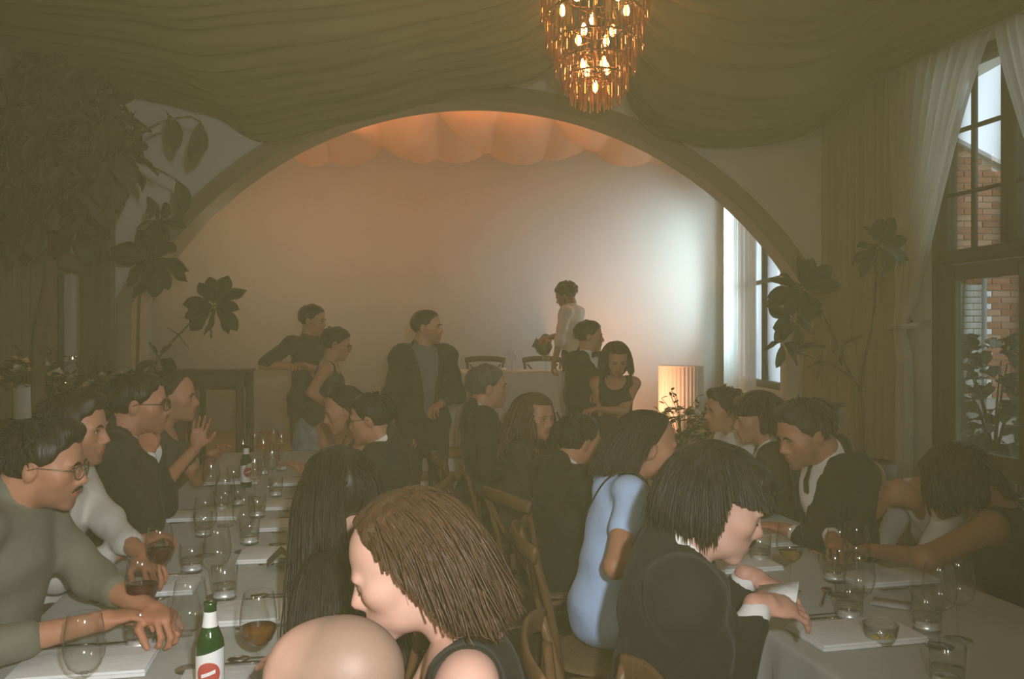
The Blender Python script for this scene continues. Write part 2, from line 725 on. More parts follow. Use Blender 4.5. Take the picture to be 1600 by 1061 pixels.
# the tan arch moulding, standing proud of the wall
tr = MB()
ao, ai = arch_pts(AR + .075, 48), arch_pts(AR - .075, 48)
ring = []
for y in (WALL_Y - .055, WALL_Y + .03):
    ring.append((y, ao, ai))
F0 = np.stack([np.stack([ao[:, 0], np.full(len(ao), ring[0][0]), ao[:, 1]], 1), np.stack([ai[:, 0], np.full(len(ai), ring[0][0]), ai[:, 1]], 1)], 1)
tr.grid(F0[:, ::-1])
tr.grid(np.stack([np.stack([ao[:, 0], np.full(len(ao), WALL_Y - .055), ao[:, 1]], 1), np.stack([ao[:, 0], np.full(len(ao), WALL_Y + .03), ao[:, 1]], 1)], 1))
tr.grid(np.stack([np.stack([ai[:, 0], np.full(len(ai), WALL_Y + .25), ai[:, 1]], 1), np.stack([ai[:, 0], np.full(len(ai), WALL_Y - .055), ai[:, 1]], 1)], 1))
tr.grid(np.stack([np.stack([ao[:, 0], np.full(len(ao), WALL_Y + .03), ao[:, 1]], 1), np.stack([ai[:, 0], np.full(len(ai), WALL_Y + .25), ai[:, 1]], 1)], 1))
struct(tr.obj('trim_1', trim_m, auto=40))

# stage: three white risers with oak treads, then the platform
stg = MB()
stg.box((LX, 8.1, .0), (RX, BACK_Y, .455))
st = struct(stg.obj('stage', stage_white))
for i, (y, z) in enumerate(((7.32, .165), (7.70, .32), (8.08, .475))):
    y1 = 7.72 if i == 0 else (8.10 if i == 1 else BACK_Y)
    x0, x1 = (-2.9, 2.2)
    if i == 2:
        x0, x1 = LX, RX
    MB().box((x0, y, 0 if i == 0 else .1), (x1, y + .02, z - .025)).obj('riser', stage_white, st)
    MB().box((x0, y - .018, z - .025), (x1, y1, z), bev=.006).obj('tread', oak, st)
STAGE = .475
struct(MB().box((LX - .2, BACK_Y, 0), (RX + .2, BACK_Y + .15, CEIL)).obj('wall_stage_back', plaster2))
struct(MB().box((LX - .15, WALL_Y + .22, 0), (LX, BACK_Y, CEIL)).obj('wall_stage_left', plaster2))
w = MB()
WY0, WY1, WZ0, WZ1 = 8.02, 10.05, 1.08, 3.35
w.box((RX, WALL_Y + .22, 0), (RX + .18, WY0, CEIL)).box((RX, WY1, 0), (RX + .18, BACK_Y, CEIL))
w.box((RX, WY0, 0), (RX + .18, WY1, WZ0)).box((RX, WY0, WZ1), (RX + .18, WY1, CEIL))
struct(w.obj('wall_stage_right', plaster2))
fr = MB()
for a, b in (((RX + .05, WY0, WZ0), (RX + .12, WY0 + .06, WZ1)), ((RX + .05, WY1 - .06, WZ0), (RX + .12, WY1, WZ1)), ((RX + .05, WY0, WZ0), (RX + .12, WY1, WZ0 + .07)), ((RX + .05, WY0, WZ1 - .06), (RX + .12, WY1, WZ1)), ((RX + .06, 8.78, WZ0), (RX + .11, 8.83, WZ1)), ((RX + .06, WY0, 2.15), (RX + .11, WY1, 2.19))):
    fr.box(a, b, bev=.004)
win = struct(fr.obj('window_1', dark_frame))
MB().box((RX + .082, WY0 + .05, WZ0 + .05), (RX + .088, WY1 - .05, WZ1 - .05)).obj('pane', clear_mat('window_glass', (.93, .96, .95), .02, 1.0), win)

# right wall: runs towards the camera and outwards
RC = np.array((2.86, WALL_Y, 0.0))
RE = unit((.225, -1.0, 0))
RN = np.array((-RE[1], RE[0], 0.0))      # points out of the room


def rw(s, t, z):
    return RC + RE * s + RN * t + np.array((0, 0, z))


RWM = np.stack([RE, RN, np.array((0, 0, 1.0))], 1)


def rbox(mb, s0, s1, t0, t1, z0, z1, bev=0):
    m = MB().box((s0, t0, z0), (s1, t1, z1), bev=bev)
    m.xf(RWM, RC)
    return mb.merge(m)


w = MB()
rbox(w, -.02, 1.22, 0, .2, 0, CEIL)
rbox(w, 1.22, 3.2, 0, .2, 3.62, CEIL)
rbox(w, 3.2, 11.2, 0, .2, 0, CEIL)
struct(w.obj('wall_right', plaster))
w = MB()
rbox(w, 1.22, 1.34, .03, .15, 0, 3.62)
rbox(w, 3.1, 3.2, .03, .15, 0, 3.62)
rbox(w, 1.34, 3.1, .03, .15, 2.12, 2.22)
rbox(w, 1.34, 3.1, .03, .15, 3.54, 3.62)
rbox(w, 1.885, 1.975, .03, .15, 2.22, 3.54)
w2 = struct(w.obj('window_2', dark_frame))
for s0, s1 in ((1.34, 1.885), (1.975, 3.1)):
    m = MB()
    rbox(m, s0, s1, .088, .094, 2.22, 3.54)
    m.obj('pane', MATS['window_glass'], w2)
    for z in (2.63, 3.09):
        m = MB()
        rbox(m, s0, s1, .07, .11, z - .012, z + .012)
        m.obj('muntin', dark_frame, w2)
for s_ in (1.58, 2.35, 2.72):
    m = MB()
    rbox(m, s_ - .011, s_ + .011, .07, .11, 2.22, 3.54)
    m.obj('muntin', dark_frame, w2)
door_grey = mat('grey_door_paint', (.085, .080, .066), .55, .15, 14)
for i, (s0, s1) in enumerate(((1.345, 2.13), (2.15, 3.09))):
    w = MB()
    st_w = .105
    rbox(w, s0, s0 + st_w, .04, .09, .02, 2.11, .005)
    rbox(w, s1 - st_w, s1, .04, .09, .02, 2.11, .005)
    rbox(w, s0 + st_w, s1 - st_w, .04, .09, 2.0, 2.11, .005)
    rbox(w, s0 + st_w, s1 - st_w, .04, .09, .02, .78, .005)
    d = struct(w.obj('door_%d' % (i + 1), door_grey))
    m = MB()
    rbox(m, s0 + st_w, s1 - st_w, .062, .068, .78, 2.0)
    m.obj('pane', MATS['window_glass'], d)
    m = MB()
    m.tube([rw(s1 - .05, .04, 1.0), rw(s1 - .05, -.02, 1.0), rw(s1 - .14, -.025, 1.0)], .009, 8)
    m.obj('door_handle', mat('brushed_steel', (.4, .38, .34), .35, .1, 40, metal=.9), d)

# left wall with one narrow window
LC = np.array((-3.80, WALL_Y, 0.0))
LE = unit((.20, -1.0, 0))
LN = np.array((LE[1], -LE[0], 0.0))
LWM = np.stack([LE, LN, np.array((0, 0, 1.0))], 1)


def lw(s, t, z):
    return LC + LE * s + LN * t + np.array((0, 0, z))


def lbox(mb, s0, s1, t0, t1, z0, z1, bev=0):
    m = MB().box((s0, t0, z0), (s1, t1, z1), bev=bev)
    m.q = [q[:, ::-1] for q in m.q]
    m.t = [t[:, ::-1] for t in m.t]
    m.xf(LWM, LC)
    return mb.merge(m)


w = MB()
lbox(w, -.1, .42, 0, .2, 0, CEIL)
lbox(w, 1.12, 11.2, 0, .2, 0, CEIL)
lbox(w, .42, 1.12, 0, .2, 0, 1.0)
lbox(w, .42, 1.12, 0, .2, 2.12, CEIL)
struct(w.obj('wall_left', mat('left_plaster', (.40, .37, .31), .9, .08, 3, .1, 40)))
w = MB()
for q in ((.42, .46, 1.0, 2.12), (1.08, 1.12, 1.0, 2.12), (.46, 1.08, 1.0, 1.04), (.46, 1.08, 2.08, 2.12)):
    lbox(w, q[0], q[1], .05, .12, q[2], q[3])
w3 = struct(w.obj('window_3', dark_frame))
m = MB()
lbox(m, .46, 1.08, .08, .09, 1.04, 2.08)
m.obj('pane', clear_mat('smoked_pane', (.30, .36, .38), .05, 1.0), w3)
# dark timber header over the left window
w = MB()
lbox(w, .05, 4.2, -.10, .02, 2.13, 2.27, .01)
struct(w.obj('trim_2', mat('dark_header_wood', (.085, .06, .036), .6, .25, 10, .1, 30, stretch=(1, 6, 6))))
struct(MB().box((-4.8, -3.3, 0), (4.9 + .4, -3.2, CEIL)).obj('wall_front', plaster))

# ------------------------------------------------------------------ outside the right windows
struct(MB().box((2.75, 3.0, -.15), (14, 16, -.05)).obj('ground_outside', mat('paving', (.3, .29, .27), .9, .2, 5, .2, 20)))
brick_red = mat('red_brick', (.40, .165, .095), .9, .30, 14, .4, 40)
brick_pale = mat('pale_brick', (.50, .28, .18), .9, .30, 14, .4, 40)
brick_white = mat('white_painted_brick', (.80, .80, .76), .8, .06, 12, .3, 40)
mortar = mat('mortar', (.50, .46, .40), .95, .1, 20, .2, 40)
BY = 10.0
bb = thing('brick_building', 'red brick building with a white painted lower part seen through the right windows', 'building', (5.6, BY, 0))


def gable(x):
    return 3.80 - (x - 5.33) * .52


m = MB()
gx = [4.2, 5.33, 8.5]
gz = [gable(4.2) + .0, gable(5.33), gable(8.5)]
v, n = [], 3
for y in (.022, .5):
    for x, z in zip(gx, gz):
        v += [(x - 5.6, y, -.05), (x - 5.6, y, z)]
q = [(0, 2, 3, 1), (2, 4, 5, 3), (6, 7, 9, 8), (8, 9, 11, 10), (1, 3, 9, 7), (3, 5, 11, 9), (0, 1, 7, 6), (4, 10, 11, 5)]
m.add(v, q).obj('wall', mortar, bb, smooth=False)
bm_ = {}
for key, mm in (('r', brick_red), ('p', brick_pale), ('w', brick_white)):
    bm_[key] = MB().box((-.104, -.004, -.031), (.104, .04, .031), bev=.004).mesh('brick', mm)
rb = random.Random(5)
for row in range(40):
    z = .92 + row * .074
    for c in range(7):
        x = 4.86 + c * .218 + (.109 if row % 2 else 0)
        if z > gable(x) - .05 or x > 6.25:
            continue
        white = x < 5.62 and z < 2.22
        me = bm_['w'] if white else bm_[rb.choice('rrp')]
        o = bpy.data.objects.new('brick', me)
        COL.objects.link(o)
        o.parent = bb
        o.location = (x - 5.6 + rb.uniform(-.002, .002), rb.uniform(-.004, .004), z)
m = MB()
m.tube([(5.50 - 5.6, -.06, .4), (5.50 - 5.6, -.06, 2.3)], .028, 10)
m.obj('downpipe', mat('grey_pipe', (.25, .26, .27), .5, .1, 20), bb)
m = MB()
m.box((4.2 - 5.6, -.07, -.035), (5.33 - 5.6, .5, .02))
v = []
m = MB()
for x in (4.2, 8.5):
    z = gable(x)
    for y in (-.06, .55):
        v += [(x - 5.6, y, z), (x - 5.6, y, z + .05)]
m.add(v, [(0, 1, 5, 4), (2, 6, 7, 3), (1, 3, 7, 5), (0, 4, 6, 2), (0, 2, 3, 1), (4, 5, 7, 6)])
m.obj('coping', mat('stone_coping', (.55, .53, .5), .9, .1, 9), bb, smooth=False)

# ------------------------------------------------------------------ leaves
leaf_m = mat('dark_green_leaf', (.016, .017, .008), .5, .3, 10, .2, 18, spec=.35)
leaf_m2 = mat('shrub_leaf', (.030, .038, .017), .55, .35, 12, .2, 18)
bark_m = mat('brown_bark', (.095, .062, .036), .9, .3, 18, .5, 50)
pot_m = mat('dark_planter_glaze', (.050, .040, .028), .5, .2, 8, .2, 16)


def leaf_mesh(name, L, W, material, droop=.25, wav=.02, n=7, fiddle=True):
    """leaf along +y from its stalk, folded at the midrib, with a little thickness"""
    tt = np.linspace(0, 1, n)
    prof = np.sin(PI * np.clip(tt, 0, 1) ** (1.25 if fiddle else .85)) ** .75
    if fiddle:
        prof = prof * (1 - .16 * np.exp(-((tt - .38) / .12) ** 2))
    prof[0] = .05
    prof[-1] = .03
    rows = []
    for off in (.0, -.0022):
        for sgn in (-1, -.5, 0, .5, 1):
            x = sgn * W / 2 * prof
            z = -droop * L * tt ** 2 + abs(sgn) * .10 * W + wav * np.sin(9 * tt + 2 * sgn) * abs(sgn) + off
            rows.append(np.stack([x, L * tt, z], 1))
    A = np.stack(rows[:5], 0)
    B = np.stack(rows[5:], 0)[::-1]
    V = np.concatenate([A, B], 0)
    m = MB().grid(V, close_u=True)
    m.tube([(0, -.10 * L, .0), (0, 0, 0), (0, L * .9, -droop * L * .81 - .001)], [L * .012, L * .012, L * .004], 5)
    return m.mesh(name, material)


def put_leaf(me, parent, p, d, roll=0.0, sc=1.0, name='leaf'):
    d = unit(d)
    up = np.array((0, 0, 1.0)) if abs(d[2]) < .95 else np.array((1.0, 0, 0))
    x = unit(np.cross(d, up))
    z = np.cross(x, d)
    R = np.stack([x, d, z], 1) @ roty(roll)
    o = bpy.data.objects.new(name, me)
    COL.objects.link(o)
    o.parent = parent
    M = np.eye(4)
    M[:3, :3] = R * sc
    M[:3, 3] = p
    o.matrix_local = Matrix(M.tolist())
    return o


# potted shrub outside the door
c = np.array((4.52, 8.0, 0))
sh_ = thing('potted_shrub', 'dark leafy shrub in a pot outside the glazed door', 'shrub', c)
MB().lathe([(0, 0), (.26, 0), (.34, .5), (.35, .56), (.31, .56), (.28, .48), (0, .48)], n=24).obj('pot', pot_m, sh_)
sm = MB()
for i in range(7):
    a = i * .9
    sm.tube([(0, 0, .45), (.12 * math.cos(a), .12 * math.sin(a), .9), (.34 * math.cos(a), .34 * math.sin(a), 1.35)], [.016, .012, .006], 6)
sm.obj('stem', bark_m, sh_)
lm = leaf_mesh('leaf', .20, .125, leaf_m2, .3, .006, 6, False)
rl = random.Random(3)
for i in range(290):
    th_, zz = rl.uniform(0, 2 * PI), rl.uniform(.55, 1.60)
    rad = (.50 if zz < 1.25 else .50 - (zz - 1.25) * .7) * math.sqrt(rl.uniform(.15, 1))
    put_leaf(lm, sh_, (rad * math.cos(th_), rad * math.sin(th_), zz), (math.cos(th_) + rl.uniform(-.5, .5), math.sin(th_) + rl.uniform(-.5, .5), rl.uniform(-.4, .7)), rl.uniform(-.7, .7), rl.uniform(.7, 1.2))

# ------------------------------------------------------------------ draped ceiling, curtains
drape_m = sheer_mat('ceiling_voile', (.24, .20, .115), .05, .22)
sheer_white = sheer_mat('white_voile', (.80, .79, .71), .28, .62)
sheer_tan = sheer_mat('tan_curtain', (.44, .37, .265), .06, .30)
stage_drape_m = sheer_mat('stage_voile', (.66, .54, .42), .02, .52)
G0 = P(905, -60, 5.25)


def swag(name, edge, front, folds, amp, nu=90, nv=150, seed=0, roll=.0):
    """voile gathered at one end: edge = back hem polyline, front = the matching line nearer the camera"""
    E = catmull(edge, 12)
    Fp = catmull(front, 12)
    t = np.linspace(0, 1, nu)

    def res(Q):
        l = np.concatenate([[0], np.cumsum(np.linalg.norm(np.diff(Q, axis=0), axis=1))])
        l /= l[-1]
        return np.stack([np.interp(t, l, Q[:, i]) for i in range(3)], 1)
    E, Fp = res(E), res(Fp)
    v = np.linspace(0, 1, nv) ** 1.25
    V = E[:, None, :] * (1 - v)[None, :, None] + Fp[:, None, :] * v[None, :, None]
    rg = np.random.default_rng(seed)
    ph = rg.uniform(0, 2 * PI, 6)
    uu, vv = np.meshgrid(t, np.linspace(0, 1, nv), indexing='ij')
    warp = vv + .035 * np.sin(3.1 * vv * PI + ph[0]) + .02 * np.sin(5 * uu + ph[1]) + .012 * np.sin(23 * vv + ph[5] + 3 * uu)
    env = np.sin(np.clip(uu, 0.02, .98) * PI) ** .5
    rip = np.sin(2 * PI * folds * warp + ph[2])
    rip = np.sign(rip) * np.abs(rip) ** .8 + .5 * np.sin(2 * PI * folds * 2.3 * warp + ph[3] + 2 * uu) + .3 * np.sin(2 * PI * folds * 4.1 * warp + ph[4])
    V = V.copy()
    V[:, :, 2] += amp * env * rip
    V[:, :, 2] += (.10 * np.sin(PI * vv) * -1) * env
    m = MB().grid(V)
    return m.obj(name, drape_m)


left_edge = [G0, P(890, 55, 5.45), P(858, 108, 5.8), P(790, 130, 6.2), P(713, 140, 6.6), P(610, 172, 6.95), P(510, 193, 7.15), P(425, 214, 7.25), P(385, 203, 7.3), P(345, 178, 7.35), P(230, 150, 7.4), P(40, 120, 7.2)]
left_front = [G0 + (-.05, -.5, .2), P(700, -160, 4.4), P(450, -150, 4.0), P(150, -160, 3.7), P(-240, -170, 3.5), P(-420, -190, 3.4)]
tag(swag('ceiling_drape', left_edge, left_front, 13, .036, seed=2), 'long swag of olive beige voile sweeping from the chandelier to the left wall', 'drape', 'ceiling drapes')
right_edge = [G0 + (.12, 0, 0), P(950, 60, 5.45), P(968, 118, 5.9), P(990, 169, 6.4), P(1026, 203, 6.8), P(1087, 217, 7.05), P(1140, 221, 7.2), P(1190, 217, 7.3), P(1252, 203, 7.36), P(1303, 172, 7.36), P(1352, 122, 6.85), P(1410, 92, 6.35), P(1500, 52, 5.8), P(1610, 6, 5.3), P(1720, -60, 4.8)]
right_front = [G0 + (.15, -.5, .2), P(1000, -190, 4.4), P(1180, -190, 4.0), P(1450, -210, 3.7), P(1800, -260, 3.5)]
tag(swag('ceiling_drape', right_edge, right_front, 11, .040, seed=5), 'swag of olive beige voile dipping over the right side of the arch towards the windows', 'drape', 'ceiling drapes')
def pleats(fn, nu, nz, z0, z1, mats, name, flare=None):
    """fn(u, f) -> (s, t): along-wall and depth coordinates at height fraction f from the top"""
    V = np.zeros((nu, nz, 3))
    for j, f in enumerate(np.linspace(0, 1, nz)):
        for i, u in enumerate(np.linspace(0, 1, nu)):
            V[i, j] = fn(u, f)
    return MB().grid(V).obj(name, mats)


def fold(u, n, a, ph=0.0):
    return a * (math.sin(2 * PI * n * u + ph) + .35 * math.sin(2 * PI * n * 2.37 * u + 1 + ph))


# tan panel hanging in the corner over the plain wall
tag(pleats(lambda u, f: rw(.02 + 1.10 * u, -.10 - fold(u, 9, .035, .3), 3.60 * (1 - f) + .02), 130, 14, 0, 0, sheer_tan, 'corner_curtain'),
    'tan floor-length curtain hanging in the right corner behind the fig tree', 'curtain')


def tied(s_top0, s_top1, s_tie, w_tie, z_tie, ztop, s_bot0, s_bot1, t0=-.14, n=9, a=.03):
    def fn(u, f):
        z = ztop * (1 - f) + .02
        if z > z_tie:
            k = max(0.0, (ztop - z) / (ztop - z_tie))
            k2 = k ** 1.25
            sa = s_top0 + (s_tie - w_tie / 2 - s_top0) * k2
            sb = s_top1 + (s_tie + w_tie / 2 - s_top1) * (k ** .80)
        else:
            k = min(1, (z_tie - z) / (z_tie) * 2.0) ** .7
            sa = s_tie - w_tie / 2 + (s_bot0 - s_tie + w_tie / 2) * k
            sb = s_tie + w_tie / 2 + (s_bot1 - s_tie - w_tie / 2) * k
        pin = 1 - .55 * math.exp(-((z - z_tie) / .10) ** 2)
        return rw(sa + (sb - sa) * u, t0 - fold(u, n, a * pin, .7) - .05 * math.exp(-((z - z_tie) / .15) ** 2), z)
    return fn


c1 = thing('window_curtain', 'white sheer curtain tied back at the left of the glazed door', 'curtain', rw(1.3, -.1, 0), 0, 'window curtains')


def local(o, mesh_obj):
    mesh_obj.parent = o
    mesh_obj.location = tuple(-np.array(o.location))
    return mesh_obj


local(c1, pleats(tied(.98, 1.99, 1.14, .09, 1.67, 3.60, 1.06, 1.20), 110, 44, 0, 0, sheer_white, 'panel'))
local(c1, MB().tube([rw(1.06, -.02, 1.70), rw(1.08, -.24, 1.66), rw(1.24, -.24, 1.66), rw(1.26, -.02, 1.70)], .014, 8, flat=(1, 1.6)).obj('tieback', sheer_white))
c2 = thing('window_curtain', 'white sheer curtain at the right frame edge, drawn aside from the upper window', 'curtain', rw(2.6, -.1, 0), 0, 'window curtains')
local(c2, pleats(tied(2.05, 2.80, 2.86, .12, 1.67, 3.60, 2.74, 2.92), 110, 44, 0, 0, sheer_white, 'panel'))
local(c2, MB().tube([rw(2.72, -.02, 1.70), rw(2.74, -.24, 1.66), rw(2.90, -.24, 1.66), rw(2.92, -.02, 1.70)], .014, 8, flat=(1, 1.6)).obj('tieback', sheer_white))
# stage window sheers
tag(pleats(lambda u, f: np.array((RX - .07 + fold(u, 9, .022), 9.86 - 1.30 * u, 3.40 - 2.36 * f)), 120, 10, 0, 0, sheer_white, 'stage_curtain'),
    'white sheer curtain over the stage window at the right end of the arch', 'curtain')
# left wall drapes beside the narrow window
left_drape = sheer_mat('left_curtain', (.20, .165, .11), .03, .25)
tag(pleats(lambda u, f: np.array((-4.02 + .55 * u, WALL_Y - .14 + fold(u, 6, .03), 3.4 * (1 - f) + .02)), 80, 8, 0, 0, left_drape, 'side_curtain'),
    'dark olive curtain between the arch and the narrow left window', 'curtain', 'left wall curtains')
tag(pleats(lambda u, f: lw(1.16 + 1.5 * u, -.10 - fold(u, 10, .03), 3.4 * (1 - f) + .02), 110, 8, 0, 0, left_drape, 'side_curtain'),
    'dark olive curtain at the left frame edge, left of the narrow window', 'curtain', 'left wall curtains')

# orange-lit voile under the stage ceiling, in scalloped billows towards the back wall
nx, ny = 240, 50
V = np.zeros((nx, ny, 3))
for i, u in enumerate(np.linspace(0, 1, nx)):
    x = LX + .03 + (RX - LX - .06) * u
    for j, k in enumerate(np.linspace(0, 1, ny)):
        y = WALL_Y + .30 + (BACK_Y - .004 - WALL_Y - .30) * k
        skew = u * 5.6 + .35 * math.sin(3 * k + 1)
        sc_ = abs(math.sin(PI * skew)) ** .8
        dg = skew * 1.9 + 2.2 * k
        rid = abs((dg % 1.0) - .5) * 2
        z = 4.16 - .34 * k ** 1.1 - .15 * sc_ * (.12 + .88 * k) + .085 * rid ** 2.2 - .03 + .030 * math.sin(23 * u - 9 * k) + .014 * math.sin(61 * u + 13 * k) * k
        V[i, j] = (x, y, z)
# the hem hangs down against the back wall
tag(MB().grid(V).obj('stage_drape', stage_drape_m), 'billowing voile under the stage ceiling, lit orange, seen through the arch', 'drape')

# ------------------------------------------------------------------ added scattering volume, lifts the blacks like faded film
hp = [lw(10.8, -.01, 0), rw(10.8, -.01, 0), rw(.02, -.01, 0), np.array((2.80, WALL_Y - .01, 0)), np.array((2.45, WALL_Y + .1, 0)), np.array((RX - .01, WALL_Y + .25, 0)), np.array((RX - .01, BACK_Y - .02, 0)), np.array((LX + .01, BACK_Y - .02, 0)), np.array((LX + .01, WALL_Y + .1, 0)), lw(.02, -.01, 0)]
hp = np.array(hp)
n = len(hp)
m = MB().add(np.concatenate([hp + (0, 0, .012), hp + (0, 0, CEIL - .02)]), [(i, (i + 1) % n, n + (i + 1) % n, n + i) for i in range(n)])
cbot, ctop = hp.mean(0) + (0, 0, .012), hp.mean(0) + (0, 0, CEIL - .02)
m.add(np.concatenate([hp + (0, 0, .012), [cbot]]), tris=[((i + 1) % n, i, n) for i in range(n)])
m.add(np.concatenate([hp + (0, 0, CEIL - .02), [ctop]]), tris=[(i, (i + 1) % n, n) for i in range(n)])
hz_ = m.obj('black_lift_haze', mortar, smooth=False)
hm_ = bpy.data.materials.new('black_lift_scatter')
hm_.use_nodes = True
hn = hm_.node_tree
hn.nodes.remove(hn.nodes['Principled BSDF'])
vs = hn.nodes.new('ShaderNodeVolumeScatter')
vs.inputs['Color'].default_value = (.95, .83, .36, 1)
vs.inputs['Density'].default_value = .0175
vs.inputs['Anisotropy'].default_value = 0.0
hn.links.new(vs.outputs[0], hn.nodes['Material Output'].inputs['Volume'])
hz_.data.materials.clear()
hz_.data.materials.append(hm_)
hz_['kind'] = 'stuff'
# ------------------------------------------------------------------ people
SKIN = {'fair': (0.62, 0.36, 0.27), 'light': (0.56, 0.32, 0.22), 'tan': (0.47, 0.225, 0.135), 'brown': (0.30, 0.15, 0.09)}
skin_m = attr_mat('skin', 0.5, 0.35, 0.12, 300.0)
eye_m = attr_mat('eye', 0.12, 0.5, 0.0)


def hair_mat(name, col, rough=0.42):
    return mat(name, col, rough, 0.45, 30, 0.5, 90, stretch=(1, 1, 0.12), spec=0.3)


HAIRC = {'black': (0.014, 0.011, 0.008), 'dark': (0.022, 0.016, 0.010), 'brown': (0.085, 0.045, 0.024),
         'gray': (0.11, 0.095, 0.075), 'chestnut': (0.072, 0.036, 0.018)}


def head_solid(fem, neck, nk, jaw=1.0, open_eyes=True, nose=1.0, chin=1.0):
    """head in its own frame: x right, y forward, z up, ears at the origin"""
    S = Solid()
    S.ell((0, -.020, .036), (.0745, .094, .083), k=.03)
    S.ell((0, .030, .040), (.062, .058, .066), k=.04)
    S.ell((0, .032, -.022), (.060, .056, .078), k=.03)
    jw = (.047 if fem else .053) * jaw
    S.ell((0, .028, -.068), (jw, .056, .040), k=.03)
    S.ell((0, .074, -.098), (.019 if fem else .024, .019 * chin, .017), k=.022)
    for x in (-1, 1):
        S.ell((x * .043, .054, -.016), (.024, .026, .022), k=.03)
        S.ell((x * .027, .083, .021), (.025, .011 if fem else .014, .009), k=.016)
        # socket and lid
        S.ell((x * .031, .094, .003), (.017, .013, .011), k=.012, op=-1)
        S.ell((x * .031, .0745, .003), (.0155, .0135, .0125), k=.006)
        if not open_eyes:
            S.ell((x * .031, .0775, .002), (.0150, .0125, .0105), k=.005)
        # ears
        S.ell((x * .0745, -.008, -.006), (.010, .019, .031), roty(x * .25) @ rotx(-.2), k=.008)
        S.ell((x * .0845, -.002, -.004), (.006, .010, .018), k=.006, op=-1)
        S.ell((x * .0105, .0955, -.0340), (.0085, .0105, .0075), k=.008)
    S.cap((0, .084, .016), (0, .0985 + .010 * nose, -.027), .0078, .0112, k=.014)
    # mouth
    S.ell((0, .066, -.058), (.032, .030, .028), k=.022)
    S.ell((0, .0945, -.0565), (.021, .0085, .0052), k=.006)
    S.ell((0, .0925, -.0665), (.0185, .0088, .0062), k=.006)
    S.ell((0, .1035, -.0615), (.020, .0065, .0016), k=.003, op=-1)
    r = .046 if fem else .056
    S.cap((0, -.022, -.050), neck * .55 + np.array((0, -.022, -.050)) * .45, r, r, k=.025)
    S.cap(neck * .55 + np.array((0, -.022, -.050)) * .45, nk, r, r * 1.12, k=.03)
    return S


def head_pigment(v, tone, fem, stubble=0.0, shaved=None, flush=0.15):
    c = np.tile(np.array(tone), (len(v), 1))

    def blend(w, to):
        w = np.clip(w, 0, 1)[:, None]
        c[:] = c * (1 - w) + np.array(to) * w

    def blob(cc, rr, soft=0.5):
        d = np.sqrt((((v - np.array(cc)) / np.array(rr)) ** 2).sum(1))
        return np.clip((1 + soft - d) / soft, 0, 1)
    t = np.array(tone)
    for x in (-1, 1):
        blend(blob((x * .045, .07, -.028), (.022, .03, .016), 1.0) * flush, t * (1.1, .72, .7))
        blend(blob((x * .031, .09, .000), (.017, .02, .010), .6) * .35, t * (.72, .62, .6))
    blend(blob((0, .115, -.028), (.014, .02, .014), .8) * flush, t * (1.1, .72, .7))
    lip = t * ((.80, .42, .42) if fem else (.85, .58, .55))
    blend(blob((0, .098, -.0565), (.0215, .014, .0062), .3) * .85, lip)
    blend(blob((0, .096, -.0668), (.0190, .014, .0068), .3) * .85, lip)
    if stubble:
        w = np.clip((-.035 - v[:, 2]) / .02, 0, 1) * np.clip((v[:, 1] + .01) / .03, 0, 1) * np.clip((v[:, 2] + .125) / .02, 0, 1)
        lipm = 1 - blob((0, .097, -.061), (.023, .016, .013), .3)
        blend(w * stubble * lipm, t * (.42, .40, .42))
    if shaved is not None:
        pl = (.62 * v[:, 1] - .78 * v[:, 2] + .012)
        w = np.clip((-pl) / .022, 0, 1) * np.clip((v[:, 2] + .075) / .02, 0, 1)
        w *= 1 - blob((0, .060, .085), (.050, .050, .05), .9) * .8
        blend(w * shaved, (.15, .105, .070))
    return c


def hand_solid(curl, spread=.06, s=1.0):
    """left-handed template: wrist at the origin, fingers along +y, palm faces -z, thumb on +x"""
    S = Solid()
    S.cap((0, -.02, 0), (0, .012, 0), .026 * s, .026 * s, k=.012)
    S.ell((.0, .045 * s, 0), (.040 * s, .048 * s, .0155 * s), k=.014)
    S.ell((.025 * s, .032 * s, -.008 * s), (.018 * s, .034 * s, .015 * s), k=.012)
    spec = [(.029, .086, .070, .0088), (.0095, .092, .079, .0092), (-.0105, .089, .073, .0088), (-.029, .080, .058, .0078)]
    for i, (x, y, l, r) in enumerate(spec):
        x, y, l, r = x * s, y * s, l * s, r * s
        a = spread * (1.5 - i) * 1.2
        p = np.array((x, y - .014 * s, 0))
        ang = 0
        cu = curl[i] if isinstance(curl, (list, tuple)) else curl
        for seg, (fr, bend) in enumerate(((.44, 1.1), (.32, 1.35), (.24, .8))):
            ang += cu * bend
            d = np.array((math.sin(a) * math.cos(ang), math.cos(a) * math.cos(ang), -math.sin(ang)))
            q = p + d * l * fr + (d * .014 * s if seg == 0 else 0)
            S.cap(p, q, r * (1 - .08 * seg), r * (.94 - .08 * seg), k=.004)
            p = q
    cu = curl[4] if isinstance(curl, (list, tuple)) and len(curl) > 4 else (curl if not isinstance(curl, (list, tuple)) else .4)
    b = np.array((.030, .018, -.006)) * s
    d = unit((.75, .62, -.15 - .5 * cu))
    m = b + d * .040 * s
    d2 = unit((.32 - .5 * cu, .85, -.2 - .8 * cu))
    S.cap(b, m, .0125 * s, .0105 * s, k=.012)
    S.cap(m, m + d2 * .032 * s, .0105 * s, .0092 * s, k=.004)
    S.cap(m + d2 * .032 * s, m + d2 * .054 * s, .0092 * s, .0075 * s, k=.004)
    return S


